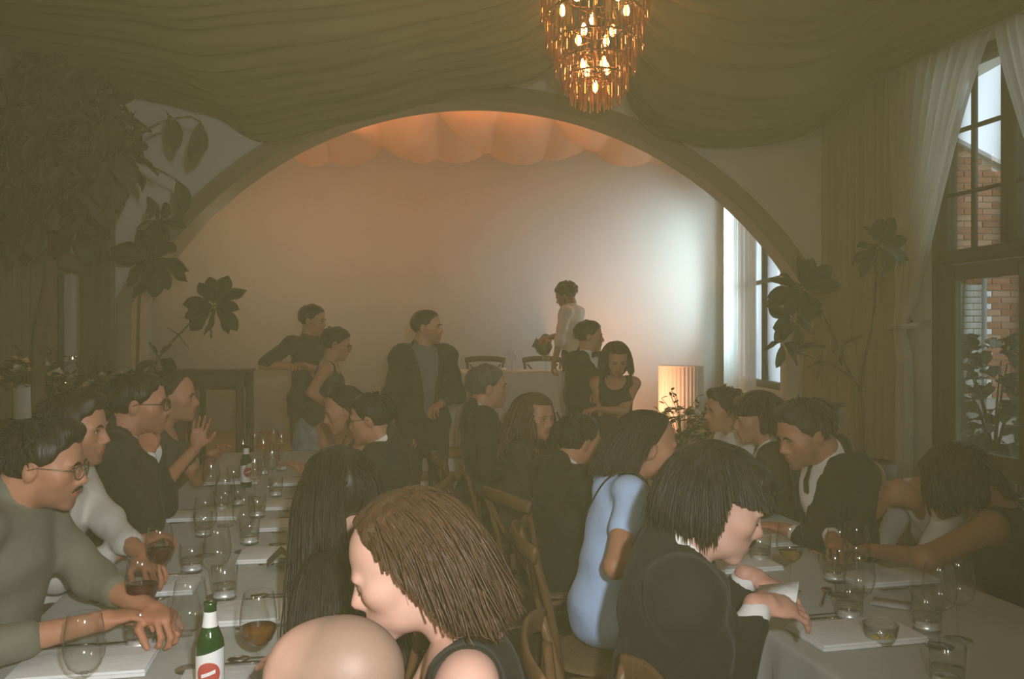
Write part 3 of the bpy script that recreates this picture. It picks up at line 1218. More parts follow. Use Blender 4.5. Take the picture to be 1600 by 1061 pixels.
def ik(a, t, l1, l2, pole):
    d = t - a
    L = np.linalg.norm(d)
    if L > (l1 + l2) * .995:
        t = a + d / L * (l1 + l2) * .995
        d = t - a
        L = np.linalg.norm(d)
    L = max(L, abs(l1 - l2) + .03)
    u = d / (np.linalg.norm(d) + 1e-9)
    x = (l1 * l1 - l2 * l2 + L * L) / (2 * L)
    h = math.sqrt(max(l1 * l1 - x * x, 1e-6))
    p = np.asarray(pole, float)
    p = unit(p - u * (p @ u))
    return a + u * x + p * h, t


def strands(n, roots, d0, grav, L, step=.022, colliders=(), wave=0.0, wl=.12, stiff=.72, r0=.0040, jitter=.12, rng=RNG, taper=.35):
    """tapered locks that leave the scalp along d0, fall under grav and slide over colliders"""
    p = roots.copy()
    d = d0 / (np.linalg.norm(d0, axis=1)[:, None] + 1e-9)
    steps = max(3, int(np.max(L) / step))
    pts = [p.copy()]
    ph = rng.uniform(0, 2 * PI, n)
    jit = rng.normal(0, jitter, (n, 3))
    for i in range(steps):
        f = (i + 1) / steps
        g = np.asarray(grav)[None, :] + jit
        d = d * stiff + g * (1 - stiff)
        d /= np.linalg.norm(d, axis=1)[:, None] + 1e-9
        w = wave * f * np.sin(ph + 2 * PI * (i * step) / wl)
        side = np.cross(d, np.array((.3, .9, .2)))
        side /= np.linalg.norm(side, axis=1)[:, None] + 1e-9
        p = p + d * (L / steps)[:, None] + side * w[:, None]
        for c, r in colliders:
            q = (p - c) / r
            m = np.linalg.norm(q, axis=1)
            ins = m < 1
            if ins.any():
                q2 = q[ins] / m[ins][:, None]
                newp = c + q2 * r
                d[ins] = d[ins] + (newp - p[ins]) * 25
                p[ins] = newp
        pts.append(p.copy())
    A = np.stack(pts, 1)                      # n, steps+1, 3
    T = np.gradient(A, axis=1)
    T /= np.linalg.norm(T, axis=2)[..., None] + 1e-9
    ref = rng.normal(0, 1, (n, 1, 3))
    U = np.cross(T, ref)
    U /= np.linalg.norm(U, axis=2)[..., None] + 1e-9
    V = np.cross(T, U)
    tt = np.linspace(0, 1, steps + 1)
    rr = r0 * (1 - (1 - taper) * tt ** 2)
    rr[-1] = r0 * .12
    K = 3
    rings = []
    for k in range(K):
        a = 2 * PI * k / K
        rings.append(A + rr[None, :, None] * (math.cos(a) * 1.5 * U + math.sin(a) * .7 * V))
    G = np.stack(rings, 2)                    # n, s, K, 3
    s_ = steps + 1
    base = (np.arange(n) * s_ * K)[:, None, None]
    i = np.arange(steps)[None, :, None]
    k = np.arange(K)[None, None, :]
    q = np.stack([base + i * K + k, base + i * K + (k + 1) % K, base + (i + 1) * K + (k + 1) % K, base + (i + 1) * K + k], -1)
    return G.reshape(-1, 3), q.reshape(-1, 4)


def scalp_dirs(n, rng, zmin=-.35, front=.62):
    """unit directions over the hair-bearing part of the skull"""
    d = rng.normal(0, 1, (n * 6, 3))
    d /= np.linalg.norm(d, axis=1)[:, None]
    k = (.75 * d[:, 1] - .66 * d[:, 2] < .03 + front * 0) & (d[:, 2] > zmin)
    return d[k][:n]


SK_C = np.array((0, -.020, .036))
SK_R = np.array((.0745, .094, .083))


def hair_parts(style, gl, near, rng, bodycol, length=.3):
    """hair in the head frame -> MB: a shaped mass plus fine locks lying on it. gl = gravity in the head frame"""
    mb = MB()
    h = .005 if near else .007
    gl = np.asarray(gl)
    # the part of the face this cut leaves bare (positive inside)
    hl = lambda k: (lambda x, y, z: .75 * y - .66 * z - k + .0045 * np.sin(95 * x + 1) * np.sin(70 * z + 60 * y) - .011 * np.exp(-((np.abs(x) - .072) / .016) ** 2 - ((z + .012) / .028) ** 2))
    win = {'short': hl(.010), 'crop': hl(.006), 'quiff': hl(.010), 'curly': hl(.012), 'mop': lambda x, y, z: np.minimum(y - .004, .026 - z),
           'bob': lambda x, y, z: np.minimum(np.minimum(y - .030, .078 - z), .066 - np.abs(x)),
           'swept': lambda x, y, z: y - .50 * z + .000,
           'back': lambda x, y, z: y - .62 * z + .004,
           'wavy': lambda x, y, z: np.minimum(np.minimum(y - .012, .080 - z), .072 - np.abs(x)),
           'long': lambda x, y, z: np.minimum(y - .040, .070 - z)}.get(style)

    def base(t, cuts, extra=None, amp=1.0, parts=()):
        S = Solid()
        S.ell(SK_C, SK_R + t, k=.03)
        S.ell((0, .030, .042), (.062 + t * .8, .058 + t * .6, .066 + t * .9), k=.04)
        for c, r in parts:
            S.ell(c, r, k=.03)
        if extra:
            extra(S)
        for c in cuts:
            if c[0] == 'p':
                S.cut(c[1], c[2], .010)
            else:
                S.ell(c[1], c[2], k=.010, op=-1)
        if win is not None:
            S.fn(win, .012)
        ph = rng.uniform(0, 6, 3)
        nz = lambda X, Y, Z: amp * (.0016 * np.sin(130 * X + 30 * Y + ph[0]) * np.sin(50 * Y - 22 * Z + ph[1]) + .0010 * np.sin(230 * X + 60 * Y + 20 * Z + ph[2]))
        v, q = S.mesh(h, nz)
        mb.add(v, q)

    ears = [('e', (x * .088, .004, -.016), (.018, .024, .032)) for x in (-1, 1)]
    short_cut = [('p', (0, -.25, -1), .078)]
    ph0 = rng.uniform(0, 6)

    def locks(d, L, flow, r0, off=.008, lift=.12, stiff=.86, jit=.05, wave=0.0, wl=.12, cols=(), taper=.45, step=None, grav=None):
        """d: unit scalp directions, flow: rough growth direction per lock"""
        n = len(d)
        if n == 0:
            return
        nrm = d / SK_R
        nrm /= np.linalg.norm(nrm, axis=1)[:, None]
        roots = SK_C + d * (SK_R + off)
        f = flow - nrm * (flow * nrm).sum(1)[:, None]
        f /= np.linalg.norm(f, axis=1)[:, None] + 1e-9
        d0 = f + nrm * lift + rng.normal(0, jit, (n, 3))
        L = np.broadcast_to(L, (n,)) * rng.uniform(.88, 1.06, n)
        v, q = strands(n, roots, d0, gl if grav is None else grav, L, colliders=[(SK_C, SK_R + off)] + list(cols), stiff=stiff, r0=r0, jitter=jit,
                       rng=rng, wave=wave, wl=wl, step=step or max(.008, np.max(L) / (12 if near else 8)), taper=taper)
        if win is not None:                                  # locks are trimmed where the face is bare
            inside = (win(v[:, 0], v[:, 1], v[:, 2]) > -.002) & (v[:, 2] > -.15)
            q = q[~inside[q].any(1)]
        mb.add(v, q)

    crown = np.array((0, -.055, .115))
    if style in ('short', 'crop', 'quiff', 'curly'):
        t = {'short': .010, 'crop': .006, 'quiff': .011, 'curly': .015}[style]

        def ex(S):
            if style == 'quiff':
                S.ell((0, .052, .108), (.052, .042, .024), k=.03)
            if style == 'curly':
                for i in range(46):
                    dd = scalp_dirs(2, rng)[0]
                    S.ell(SK_C + dd * (SK_R + .016), rng.uniform(.014, .024, 3), k=.012)
        base(t, short_cut + ears, ex)
        if style != 'crop' or near:
            d = scalp_dirs(700 if near else 320, rng)
            pos = SK_C + d * SK_R
            fl = (pos - crown) * (1, 1, 1)
            if style == 'quiff':
                fl = np.where((d[:, 1] > .1)[:, None], np.array((.15, -.6, .8)), fl)
            locks(d, {'short': .028, 'crop': .012, 'quiff': .036, 'curly': .03}[style], fl, .0024 if near else .0034, off=t * .8,
                  lift=.42 if style != 'curly' else .9, stiff=.93, jit=.16 if style != 'curly' else .5)
    elif style == 'mop':                      # thick straight hair over the ears down to the nape, fringe to the brows
        vol = [(np.array((0, -.026, .046)), np.array((.087, .104, .088))), (np.array((0, -.052, -.040)), np.array((.074, .050, .080)))]

        def ex(S):
            for x in (-1, 1):
                S.ell((x * .070, -.006, -.020), (.024, .040, .052), k=.02)
                S.ell((x * .028, .062, .086), (.046, .036, .032), k=.02)
        base(.015, [('p', (0, -.5, -1), .158)], ex, parts=vol)
        d = scalp_dirs(1600 if near else 350, rng, zmin=-.1)
        pos = SK_C + d * SK_R
        fl = pos - crown
        L = np.where(d[:, 1] > .35, .085, np.where(d[:, 2] > .3, .17, .12))
        locks(d, L, fl, .0022 if near else .004, off=.016, lift=.25, stiff=.84, jit=.05, cols=vol, taper=.6)
        d = d[d[:, 1] > .40][:160]
        locks(d, .075, np.tile(np.array((0, 1.0, -.4)), (len(d), 1)), .0024, off=.018, lift=.2, stiff=.9, jit=.10, cols=vol, taper=.6)
    elif style in ('long', 'wavy', 'bob', 'back', 'swept'):
        down = unit(gl + np.array((0, -.25, 0)))
        vol = []
        if style in ('bob', 'swept'):
            vol = [(np.array((0, -.028, .040)), np.array((.092, .106, .094))), (np.array((0, -.050, -.020)) + gl * .03, np.array((.098, .085, .105)))]
        elif style == 'wavy':
            vol = [(np.array((0, -.028, .040)), np.array((.094, .108, .092))), (np.array((0, -.055, -.03)) + gl * .08, np.array((.105, .075, .15)))]
        elif style == 'long':
            vol = [(np.array((0, -.028, .040)), np.array((.088, .106, .092)))]
        cuts = []
        base(.010, cuts, parts=vol, amp=1.3)
        n = (1900 if near else 360)
        d = rng.normal(0, 1, (n * 8, 3))
        d /= np.linalg.norm(d, axis=1)[:, None]
        pr = SK_C + d * (SK_R + .012)
        d = d[(d[:, 2] > -.05) & (win(pr[:, 0], pr[:, 1], pr[:, 2]) < -.004)][:n]
        n = len(d)
        side = np.sign(d[:, :1] - .08)
        if style == 'back':
            fl = np.tile(np.array((0, -1.0, -.35)), (n, 1))
        elif style == 'long':
            fl = np.concatenate([side * .45, np.full((n, 1), -.75), np.full((n, 1), -.2)], 1)
        else:
            fl = np.concatenate([side * .95, np.full((n, 1), -.35 if style != 'swept' else -.95), np.full((n, 1), -.25)], 1)
        face = [(np.array((0, .040, -.03)), np.array((.074, .066, .085)))] if style != 'swept' else [(np.array((0, .055, -.03)), np.array((.092, .080, .105)))]
        cols = [(c, r * 1.025) for c, r in vol] + face + list(bodycol)
        if style in ('bob', 'swept'):
            L = np.clip(length * .70 + .13 * d[:, 2], .12, .5)
        else:
            L = length + .10 * d[:, 2]
        locks(d, L, fl, (.0022 if near else .0062), off=.012, lift=.06, stiff=.79 if near else .66, jit={'long': .035, 'wavy': .10, 'bob': .045, 'swept': .085, 'back': .03}[style], cols=cols,
              wave={'long': .0012, 'wavy': .0055, 'bob': .0012, 'swept': .0042, 'back': .0008}[style], wl=.13, taper=.7, step=.021 if near else .034,
              grav=unit(gl + np.array((0, -.30 if style in ('long', 'back', 'swept') else -.10, 0))))
    return mb


def brows_etc(mb, fem, V, moustache=False, beard=False, closed=False, brow=1.0):
    """brows, lash lines, moustache and beard laid on the face surface V (vertices in the head frame)"""
    F = V[V[:, 1] > .02]

    def on(x, z, lift=.0):
        d = np.hypot(F[:, 0] - x, F[:, 2] - z)
        m = d < .0065
        y = np.percentile(F[m, 1], 80) if m.sum() > 2 else F[np.argmin(d), 1]
        return (x, y + lift, z)

    def lay(pts, r, n=5, lift=.0004, flat=(1, 1), fine=3):
        p = catmull([on(x, z, lift) for x, z in pts], fine)
        r = np.interp(np.linspace(0, 1, len(p)), np.linspace(0, 1, len(r)), r)
        mb.tube(p, r, n, flat=flat)
    k = brow * (.8 if fem else 1.15)
    for x in (-1, 1):
        lay([(x * .012, .0175), (x * .024, .0225), (x * .036, .0230), (x * .048, .0175)], np.array([.0022, .0034, .0034, .0010]) * k, flat=(1.0, 1.2))
        if closed:
            lay([(x * .0175, -.0030), (x * .025, -.0062), (x * .033, -.0070), (x * .041, -.0052), (x * .0465, -.0015)], np.array([.0008, .0015, .0017, .0017, .0010]), lift=.0006)
        else:
            lay([(x * .0175, .0030), (x * .025, .0078), (x * .033, .0085), (x * .041, .0062), (x * .0465, .0020)], np.array([.0010, .0016, .0018, .0016, .0010]), lift=.0012)
    if moustache:
        for x in (-1, 1):
            lay([(0, -.0470), (x * .010, -.0478), (x * .020, -.0520), (x * .0285, -.0610)], np.array([.0050, .0056, .0046, .0020]), 6, lift=.0008, flat=(1, .8))
    if beard:
        S = Solid()
        S.ell((0, .074, -.100), (.026, .022, .018), k=.01)
        for x in (-1, 1):
            S.cap((x * .018, .080, -.098), (x * .052, .030, -.070), .010, .008, k=.012)
            S.cap((x * .052, .030, -.070), (x * .066, .010, -.030), .008, .005, k=.01)
        v, q = S.mesh(.005)
        mb.add(v, q)


def glasses(parent, M, o, mt, round_=True, parts=True):
    fr = MB()
    for x in (-1, 1):
        c = np.array((x * .033, .1055, .000))
        th = np.linspace(0, 2 * PI, 21)[:-1]
        e = 1.0 if round_ else .62
        a, b = (.0225, .0205) if round_ else (.026, .0195)
        pts = np.stack([c[0] + a * np.sign(np.cos(th)) * np.abs(np.cos(th)) ** e, np.full(20, c[1]) - .06 * (np.abs(np.cos(th) * a) * 0 + 0), c[2] + b * np.sign(np.sin(th)) * np.abs(np.sin(th)) ** e], 1)
        pts[:, 1] -= (np.abs(pts[:, 0]) - .033) * .25
        fr.tube(pts, .0019 if round_ else .0026, 6, closed=True)
        fr.tube([(x * .056, .100, .004), (x * .074, .075, .006), (x * .081, .012, .006), (x * .081, -.012, -.002)], .0017, 5)
        if parts:
            L = MB()
            L.sphere(c - (0, .0006, 0), (a * .97, .0010, b * .97), 16, 6)
            L.xf(M, o)
            L.obj('lens', clear_mat('lens_glass', (.95, .95, .93), .03, .8), parent)
    fr.tube([(-.011, .1085, .004), (0, .113, .007), (.011, .1085, .004)], .0018, 5)
    fr.xf(M, o)
    return fr.obj('glasses', mt, parent)


SHOE_M = mat('shoe_leather', (.035, .028, .022), .4, .2, 30)
shirt_white = mat('white_shirt_cloth', (.74, .73, .68), .8, .05, 20, .35, 26)
bow_m = mat('black_satin', (.022, .020, .018), .45, .1, 30)
frame_dark = mat('dark_spectacle_frame', (.03, .022, .015), .35, .1, 30)
frame_metal = mat('thin_metal_frame', (.22, .17, .11), .3, .1, 30, metal=.8)


def cloth(name, col, rough=.85, var=.10, scale=9, bump=.45, bscale=22, sheen=.04):
    return mat(name, col, rough, var, scale, bump, bscale, sheen=sheen)


def person(label, head, rz, top, tcol, hair, hcol='dark', fem=False, sit=True, lean=(6, 0), look=(0, 0, 0), hands=None,
           skin='light', base=0.0, near=False, stubble=0.0, shaved=None, moustache=False, beard=False, specs=None,
           closed=False, trousers=(.045, .040, .032), curl=(.35, .35), palm=(None, None), hairlen=.3, tie=None, sleeve=None,
           seat=.54, hs=1.0, skirt=None, jaw=1.0, nose=1.0, fdir=(None, None), bag=False, legs=True, hips_back=None,
           open_front=.0, seed=1, vdepth=None, poles=None, shirtcol=None, brow=1.0, group=None, noff=None):
    rng = np.random.default_rng(seed)
    tone = SKIN[skin]
    Hw = P(*head) if not isinstance(head, np.ndarray) else head
    th = math.radians(rz)
    Rz = rotz(th)
    a, b = math.radians(lean[0]), math.radians(lean[1])
    u = unit((math.tan(b), math.tan(a), 1.0))
    yaw, pitch, roll = [math.radians(x) for x in look]
    Rh = rotz(yaw) @ rotx(-pitch) @ roty(roll)              # head frame in body frame
    nv = unit(u * .6 + (Rh @ np.array((0, 0, 1))) * .4)
    off = nv * .150 + (Rh @ np.array((0, .022, 0)))
    off = off + np.array(noff if noff is not None else ((0, .03, -.040) if sit else (0, .0, -.02)))
    z0 = base
    Hz = Hw[2] - z0
    Nz = Hz - off[2]
    if sit:
        seat = float(np.clip(Nz - .53 * u[2], seat, .66))
        hz = seat
        Lt = (Nz - hz) / u[2]
    else:
        s_ = (Hz + .12) / 1.75
        Lt = .50 * s_ * (.97 if fem else 1.0)
        hz = Nz - Lt * u[2]
    s = float(np.clip(Lt / .50, .86, 1.14))
    Pl = np.array((0, 0, hz))
    N = Pl + u * Lt
    Hl = N + off
    rootw = Hw - Rz @ Hl
    rootw[2] = z0
    # torso frame
    f = unit(np.array((0, 1.0, 0)) - u * u[1])
    r = np.cross(f, u)
    T = np.stack([r, f, u], 1)
    ts = Lt / .50

    def tp(x, y, z):
        return Pl + T @ np.array((x * (.5 + .5 * ts), y, z * ts))
    wide = .91 if fem else 1.0
    sh = [tp(x * .172 * wide, -.005, .435) for x in (-1, 1)]
    hip = [Pl + np.array((x * .088, 0.02, -.015)) for x in (-1, 1)]
    al1, al2 = .285 * min(1.06, max(.92, s)) * wide ** .5, .255 * min(1.06, max(.92, s)) * wide ** .5
    g = .86 if fem else 1.0
    if hands is None:
        hands = (None, None)
    wr, el, hd = [], [], []
    for i, x in enumerate((-1, 1)):            # 0 = left hand (x=-1), 1 = right hand
        tgt = hands[i]
        if tgt is None:
            tgt = np.array((x * .13, .33, .60)) if sit else sh[i] + np.array((x * .07, .05, -.53))
        else:
            tgt = Rz.T @ (np.asarray(tgt, float) - rootw)
        pole = np.array((x * .9, -.55, -.75)) if poles is None or poles[i] is None else np.asarray(poles[i], float)
        e, w = ik(sh[i], tgt, al1, al2, pole)
        el.append(e)
        wr.append(w)
        hd.append(unit(w - e))
    if sit:
        kn = [np.array((x * .115, .42, seat - .03)) for x in (-1, 1)]
        an = [np.array((x * .115, .40, .09)) for x in (-1, 1)]
    else:
        kn = [np.array((x * .10, .035, hz * .52)) for x in (-1, 1)]
        an = [np.array((x * .11, -.02, .09)) for x in (-1, 1)]

    # ---------------- skin: one body mesh
    body = MB()
    far = (not near) and head[2] > 4.0
    hv = .0039 if near else (.0070 if far else .0058)
    nb_h = Rh.T @ (N - Hl)                                   # neck base in the head frame
    nk_h = Rh.T @ (tp(0, -.005, .40) - Hl)
    hm = MB()
    v, q = head_solid(fem, nb_h, nk_h, jaw, not closed, nose).mesh(hv)
    headV = v
    hm.add(v * hs, q, col=head_pigment(v, tone, fem, stubble, shaved))
    hm.xf(Rh, Hl)
    body.merge(hm)
    bare = top in ('dress', 'capdress')
    S = Solid()

    def torso(S, t, k=.05):
        w = 1.0
        if fem:
            S.ell(tp(0, 0, .03), (.148 + t, .104 + t, .12 * ts + t), T, k=k)
            S.ell(tp(0, .0, .19), (.122 + t, .092 + t, .15 * ts + t), T, k=k)
            S.ell(tp(0, .005, .345), (.135 + t, .095 + t, .125 * ts + t), T, k=k)
            for x in (-1, 1):
                S.ell(tp(x * .062, .080, .315), (.060 + t, .050 + t, .058 + t), T, k=.035)
        else:
            S.ell(tp(0, 0, .02), (.160 + t, .118 + t, .12 * ts + t), T, k=k)
            S.ell(tp(0, .012, .18), (.146 + t, .108 + t, .15 * ts + t), T, k=k)
            S.ell(tp(0, .012, .335), (.160 + t, .112 + t, .145 * ts + t), T, k=k)
        S.cap(sh[0] * .86 + sh[1] * .14, sh[1] * .86 + sh[0] * .14, .058 * g + t, .058 * g + t, k=k)
        S.cap(tp(0, -.02, .42), tp(0, -.012, .50), .070 * g + t * .6, .052 * g + t * .3, k=k)
        for i in (0, 1):
            S.ell(sh[i], (.056 * g + t * .7) * np.ones(3), k=.045)

    def arms(S, t, frac=1.0, k=.02, flare=0.0):
        for i in (0, 1):
            L1, L2 = np.linalg.norm(el[i] - sh[i]), np.linalg.norm(wr[i] - el[i])
            tot = (L1 + L2) * frac
            if tot < L1:
                e = sh[i] + (el[i] - sh[i]) * tot / L1
                S.cap(sh[i], e, .052 * g + t, .046 * g + t + flare, k=k)
            else:
                S.cap(sh[i], el[i], .052 * g + t, .042 * g + t, k=k)
                e = el[i] + (wr[i] - el[i]) * (tot - L1) / L2
                S.cap(el[i], e, .042 * g + t, (.042 - .015 * (tot - L1) / L2) * g + t + flare, k=k)

    torso(S, -.006 if not bare else -.002)
    arms(S, 0)
    if skirt is not None and legs:
        for i in (0, 1):
            S.cap(hip[i] + (0, 0, .02), kn[i], .072, .056, k=.02)
            S.cap(kn[i], an[i] - (0, 0, .03), .050, .034, k=.02)
    v, q = S.mesh((.0125 if far else .0095) if bare else .016)
    body.add(v, q, col=tone)
    for i, x in enumerate((-1, 1)):
        hm = MB()
        v, q = hand_solid(curl[i], s=1.0 if not fem else .92).mesh(.0044 if near else (.0064 if far else .0056))
        if x > 0:
            v = v * (-1, 1, 1)
            q = q[:, ::-1]
        # palm direction
        d = hd[i] if fdir[i] is None else unit(Rz.T @ np.asarray(fdir[i], float))
        pn = np.array((0, 0, -1.0)) if palm[i] is None else Rz.T @ np.asarray(palm[i], float)
        z = -unit(pn - d * (pn @ d))
        hm.add(v, q, col=np.array(tone) * (1.0, .9, .88))
        hm.xf(np.stack([np.cross(d, z), d, z], 1), wr[i] + d * .012)
        body.merge(hm)
    root = body.obj('person', skin_m, smooth=True, pigment=True)
    root.location = tuple(rootw)
    root.rotation_euler = (0, 0, th)
    tag(root, label, 'person', group)

    # ---------------- eyes
    if not closed:
        for x in (-1, 1):
            m = MB().sphere((0, 0, 0), (.0135, .0125, .0072), 14, 10)
            vv = m.v[0]
            dd = np.sqrt((vv[:, 0] - .001 * x) ** 2 + vv[:, 2] ** 2)
            cc = np.where(((dd < .0058) & (vv[:, 1] > 0))[:, None], np.array((.02, .012, .008)), np.array((.62, .58, .54)))
            m.c = [cc]
            m.xf(np.eye(3) * hs, np.array((x * .031, .0775, .0025)) * hs)
            m.xf(Rh, Hl)
            m.obj('eye', eye_m, root, pigment=True)
    # ---------------- hair
    gl = Rh.T @ np.array((0, 0, -1.0))
    bc = []
    for cpt, rad in ((tp(0, -.01, .36), np.array((.17, .13, .17))), (sh[0], np.array((.085,) * 3)), (sh[1], np.array((.085,) * 3)), (N, np.array((.068,) * 3)), (tp(0, 0, .15), np.array((.165, .13, .2)))):
        bc.append((Rh.T @ (cpt - Hl), rad))
    hmb = hair_parts(hair, gl, near, rng, bc, hairlen) if hair != 'shaved' else MB()
    brows_etc(hmb, fem, headV, moustache, beard, closed, brow)
    hmb.xf(np.eye(3) * hs, (0, 0, 0))
    hmb.xf(Rh, Hl)
    hmb.obj('hair', hair_mat('hair_' + hcol, HAIRC[hcol]), root)
    if specs:
        glasses(root, Rh * hs, Hl, frame_metal if specs == 'round' else frame_dark, specs == 'round', near or head[2] < 4.5)

    # ---------------- clothes
    def dr(x, y, z):                                         # folds in cloth
        return 0
    ph = rng.uniform(0, 6, 4)
    folds = lambda A: (lambda X, Y, Z: A * np.sin(34 * Z + 11 * X + ph[0]) * np.sin(17 * X + 13 * Y + ph[1]) + A * .6 * np.sin(52 * Z - 20 * Y + ph[2]))
    ch = .009 if near else (.0145 if far else .0125)

    def front_y(S, x, z, y1=.34):
        """first surface met from the front, at torso x,z"""
        return None
    invT = T.T

    def wedge(zv, half, ztop, depth=-.02, n_off=0.0):
        """open V in the torso frame: from the button at zv to half width at ztop"""
        def fnn(X, Y, Z):
            dx, dy, dz = X - Pl[0], Y - Pl[1], Z - Pl[2]
            x = invT[0, 0] * dx + invT[0, 1] * dy + invT[0, 2] * dz
            y = invT[1, 0] * dx + invT[1, 1] * dy + invT[1, 2] * dz
            z = (invT[2, 0] * dx + invT[2, 1] * dy + invT[2, 2] * dz) / ts
            w = (z - zv) / (ztop - zv) * half
            inside = np.minimum(w - np.abs(x - n_off), y - depth)   # >0 inside the opening
            return inside * .9
        return fnn

    def collar(S, t=.0, h_=.030):
        ax = unit(Hl + Rh @ np.array((0, -.025, -.06)) - N)
        c0 = N - ax * .004
        c1 = N + ax * h_
        S.cap(c0 + f * -.004, c1 + f * .002, .066 * g + t, .060 * g + t, k=.012)

    def build_top(name, t, m, sl, coll, cutf=None, hem=None, amp=.004, neckcut=None, k=.05):
        S = Solid()
        torso(S, t, k)
        arms(S, t * (.6 if name == 'jacket' else 1), sl, .045 if name == 'jacket' else .03)
        if hem:
            hem(S)
        if coll:
            collar(S, t * .2)
        if name == 'jacket':
            ax = unit(Hl + Rh @ np.array((0, -.025, -.06)) - N)
            S.cap(N - ax * .03, N + ax * .010, .078 * g, .072 * g, k=.03)
        if neckcut:
            for c, rr in neckcut:
                S.ell(c, rr, T, k=.01, op=-1)
        if cutf:
            S.fn(cutf)
        if coll:                                            # open throat
            S.ell(tp(0, .135, .545), (.045, .075, .07), T, k=.008, op=-1)
        v, q = S.mesh(ch, folds(amp))
        m_ = MB().add(v, q)
        return m_.obj(name, m, root)

    hemf = None
    if not sit:
        def hemf(S):
            S.ell(Pl + np.array((0, 0, -.05)), (.178, .135, .16), k=.04)
    if top in ('suit', 'jacket'):
        sm = cloth('suit_' + '_'.join('%03d' % int(c * 1000) for c in tcol), tcol)
        shm = shirt_white if shirtcol is None else cloth('shirt_' + '_'.join('%03d' % int(c * 1000) for c in shirtcol), shirtcol)
        shirt = build_top('shirt', .006, shm, .97, True, amp=.002)
        zv = .17 if vdepth is None else vdepth
        hj = (lambda S: S.ell(Pl + np.array((0, 0, -.06)), (.196, .150, .20), k=.05)) if not sit else \
             (lambda S: S.ell(Pl + np.array((0, -.01, .0)), (.190, .150, .13), k=.05))
        build_top('jacket', .020, sm, .93, False, wedge(zv, .075 + open_front, .50), hj, amp=.005)
        # lapels: two flat rolls of cloth along the opening
        lap = MB()
        for x in (-1, 1):
            pts = []
            for z in np.linspace(zv + .01, .455, 8):
                w = (z - zv) / (.50 - zv) * (.075 + open_front)
                yy = .138 * (1 - ((z - .28) / .42) ** 2) + .006 if z < .40 else .118 - (z - .40) * 1.1
                pts.append(tp(x * (w + .016), yy - .12 * w, z))
            lap.tube(catmull(pts, 3), np.concatenate([np.linspace(.006, .020, 12), np.linspace(.020, .010, 10)]), 6, flat=(1, .32))
        lap.obj('lapel', sm, root)
        if tie == 'bow':
            b = MB()
            c = tp(0, .088, .485)
            for x in (-1, 1):
                b.add(*MBtri(c, T, x))
            b.sphere(c + f * .008, (.011, .010, .012), 8, 6)
            b.obj('bow_tie', bow_m, root)
        elif tie:
            b = MB()
            zs = np.linspace(.475, .20, 9)
            pts = [tp(0, .126 * (1 - ((z - .27) / .46) ** 2) + .006 if z < .42 else .126 * .89 - (z - .42) * .55, z) for z in zs]
            b.tube(pts, [.016, .013, .018, .021, .024, .027, .030, .033, .036], 6, flat=(1, .16))
            b.obj('tie', bow_m if tie is True else tie, root)
    elif top == 'shirt':
        sm = cloth('shirt_' + '_'.join('%03d' % int(c * 1000) for c in tcol), tcol, bump=.5)
        build_top('shirt', .010, sm, sleeve or .95, True, None, hemf, amp=.005)
    elif top in ('dress', 'capdress', 'blouse'):
        sm = tcol if not isinstance(tcol, tuple) else cloth('dress_' + '_'.join('%03d' % int(c * 1000) for c in tcol), tcol)
        S = Solid()
        torso(S, .006)
        if sleeve:
            arms(S, .007, sleeve, flare=.006)
        if top == 'dress':                                   # straps only
            for i, x in enumerate((-1, 1)):
                S.ell(sh[i] + T @ np.array((x * .045, 0, .0)), (.075, .10, .10), T, k=.01, op=-1)
        S.ell(tp(0, .075, .515), (.092, .11, .105), T, k=.012, op=-1)
        S.ell(tp(0, -.05, .53), (.075, .09, .075), T, k=.012, op=-1)
        if skirt:
            if sit:
                for i in (0, 1):
                    S.cap(hip[i] + (0, .04, .01), kn[i], .082, .076, k=.06)
                    S.cap(kn[i], kn[i] * .45 + an[i] * .55, .080, .095, k=.05)
            else:
                S.cap(Pl + (0, 0, .05), np.array((0, 0, max(skirt, .14))), .145, .15 + .1 * (hz - skirt), k=.06)
        v, q = S.mesh(ch, folds(.0035))
        MB().add(v, q).obj('dress', sm, root)
    if bag:
        b = MB()
        b.tube(catmull([tp(.10, .10, .36), tp(.125, .06, .47), tp(.12, -.01, .505), tp(.11, -.09, .46), tp(.06, -.135, .30)], 6), .006, 6, flat=(1, .5))
        b.obj('strap', bow_m, root)
    if legs and skirt is None:
        S = Solid()
        S.ell(Pl + np.array((0, 0, 0)), (.172, .125, .115), k=.05)
        for i in (0, 1):
            S.cap(hip[i], kn[i], .088, .068, k=.03)
            S.cap(kn[i], an[i] - (0, 0, .02), .066, .052, k=.02)
        v, q = S.mesh(.014, folds(.004))
        MB().add(v, q).obj('trousers', cloth('trousers_' + '_'.join('%03d' % int(c * 1000) for c in trousers), trousers), root)
    if legs:
        for i in (0, 1):
            S = Solid()
            S.ell(an[i] + (0, .06, -.048), (.043, .125, .040), k=.02)
            S.ell(an[i] + (0, -.03, -.03), (.038, .045, .055), k=.02)
            S.cut((0, 0, -1), .0, .003)
            v, q = S.mesh(.012)
            v[:, 2] = np.maximum(v[:, 2], .001)
            MB().add(v, q).obj('shoe', SHOE_M, root)
    root['_ts'] = float(ts)
    DBG.append((label[:40], round(float(ts), 2), [round(float(x), 2) for x in rootw]))
    del root['_ts']
    return root, Rz, rootw


DBG = []


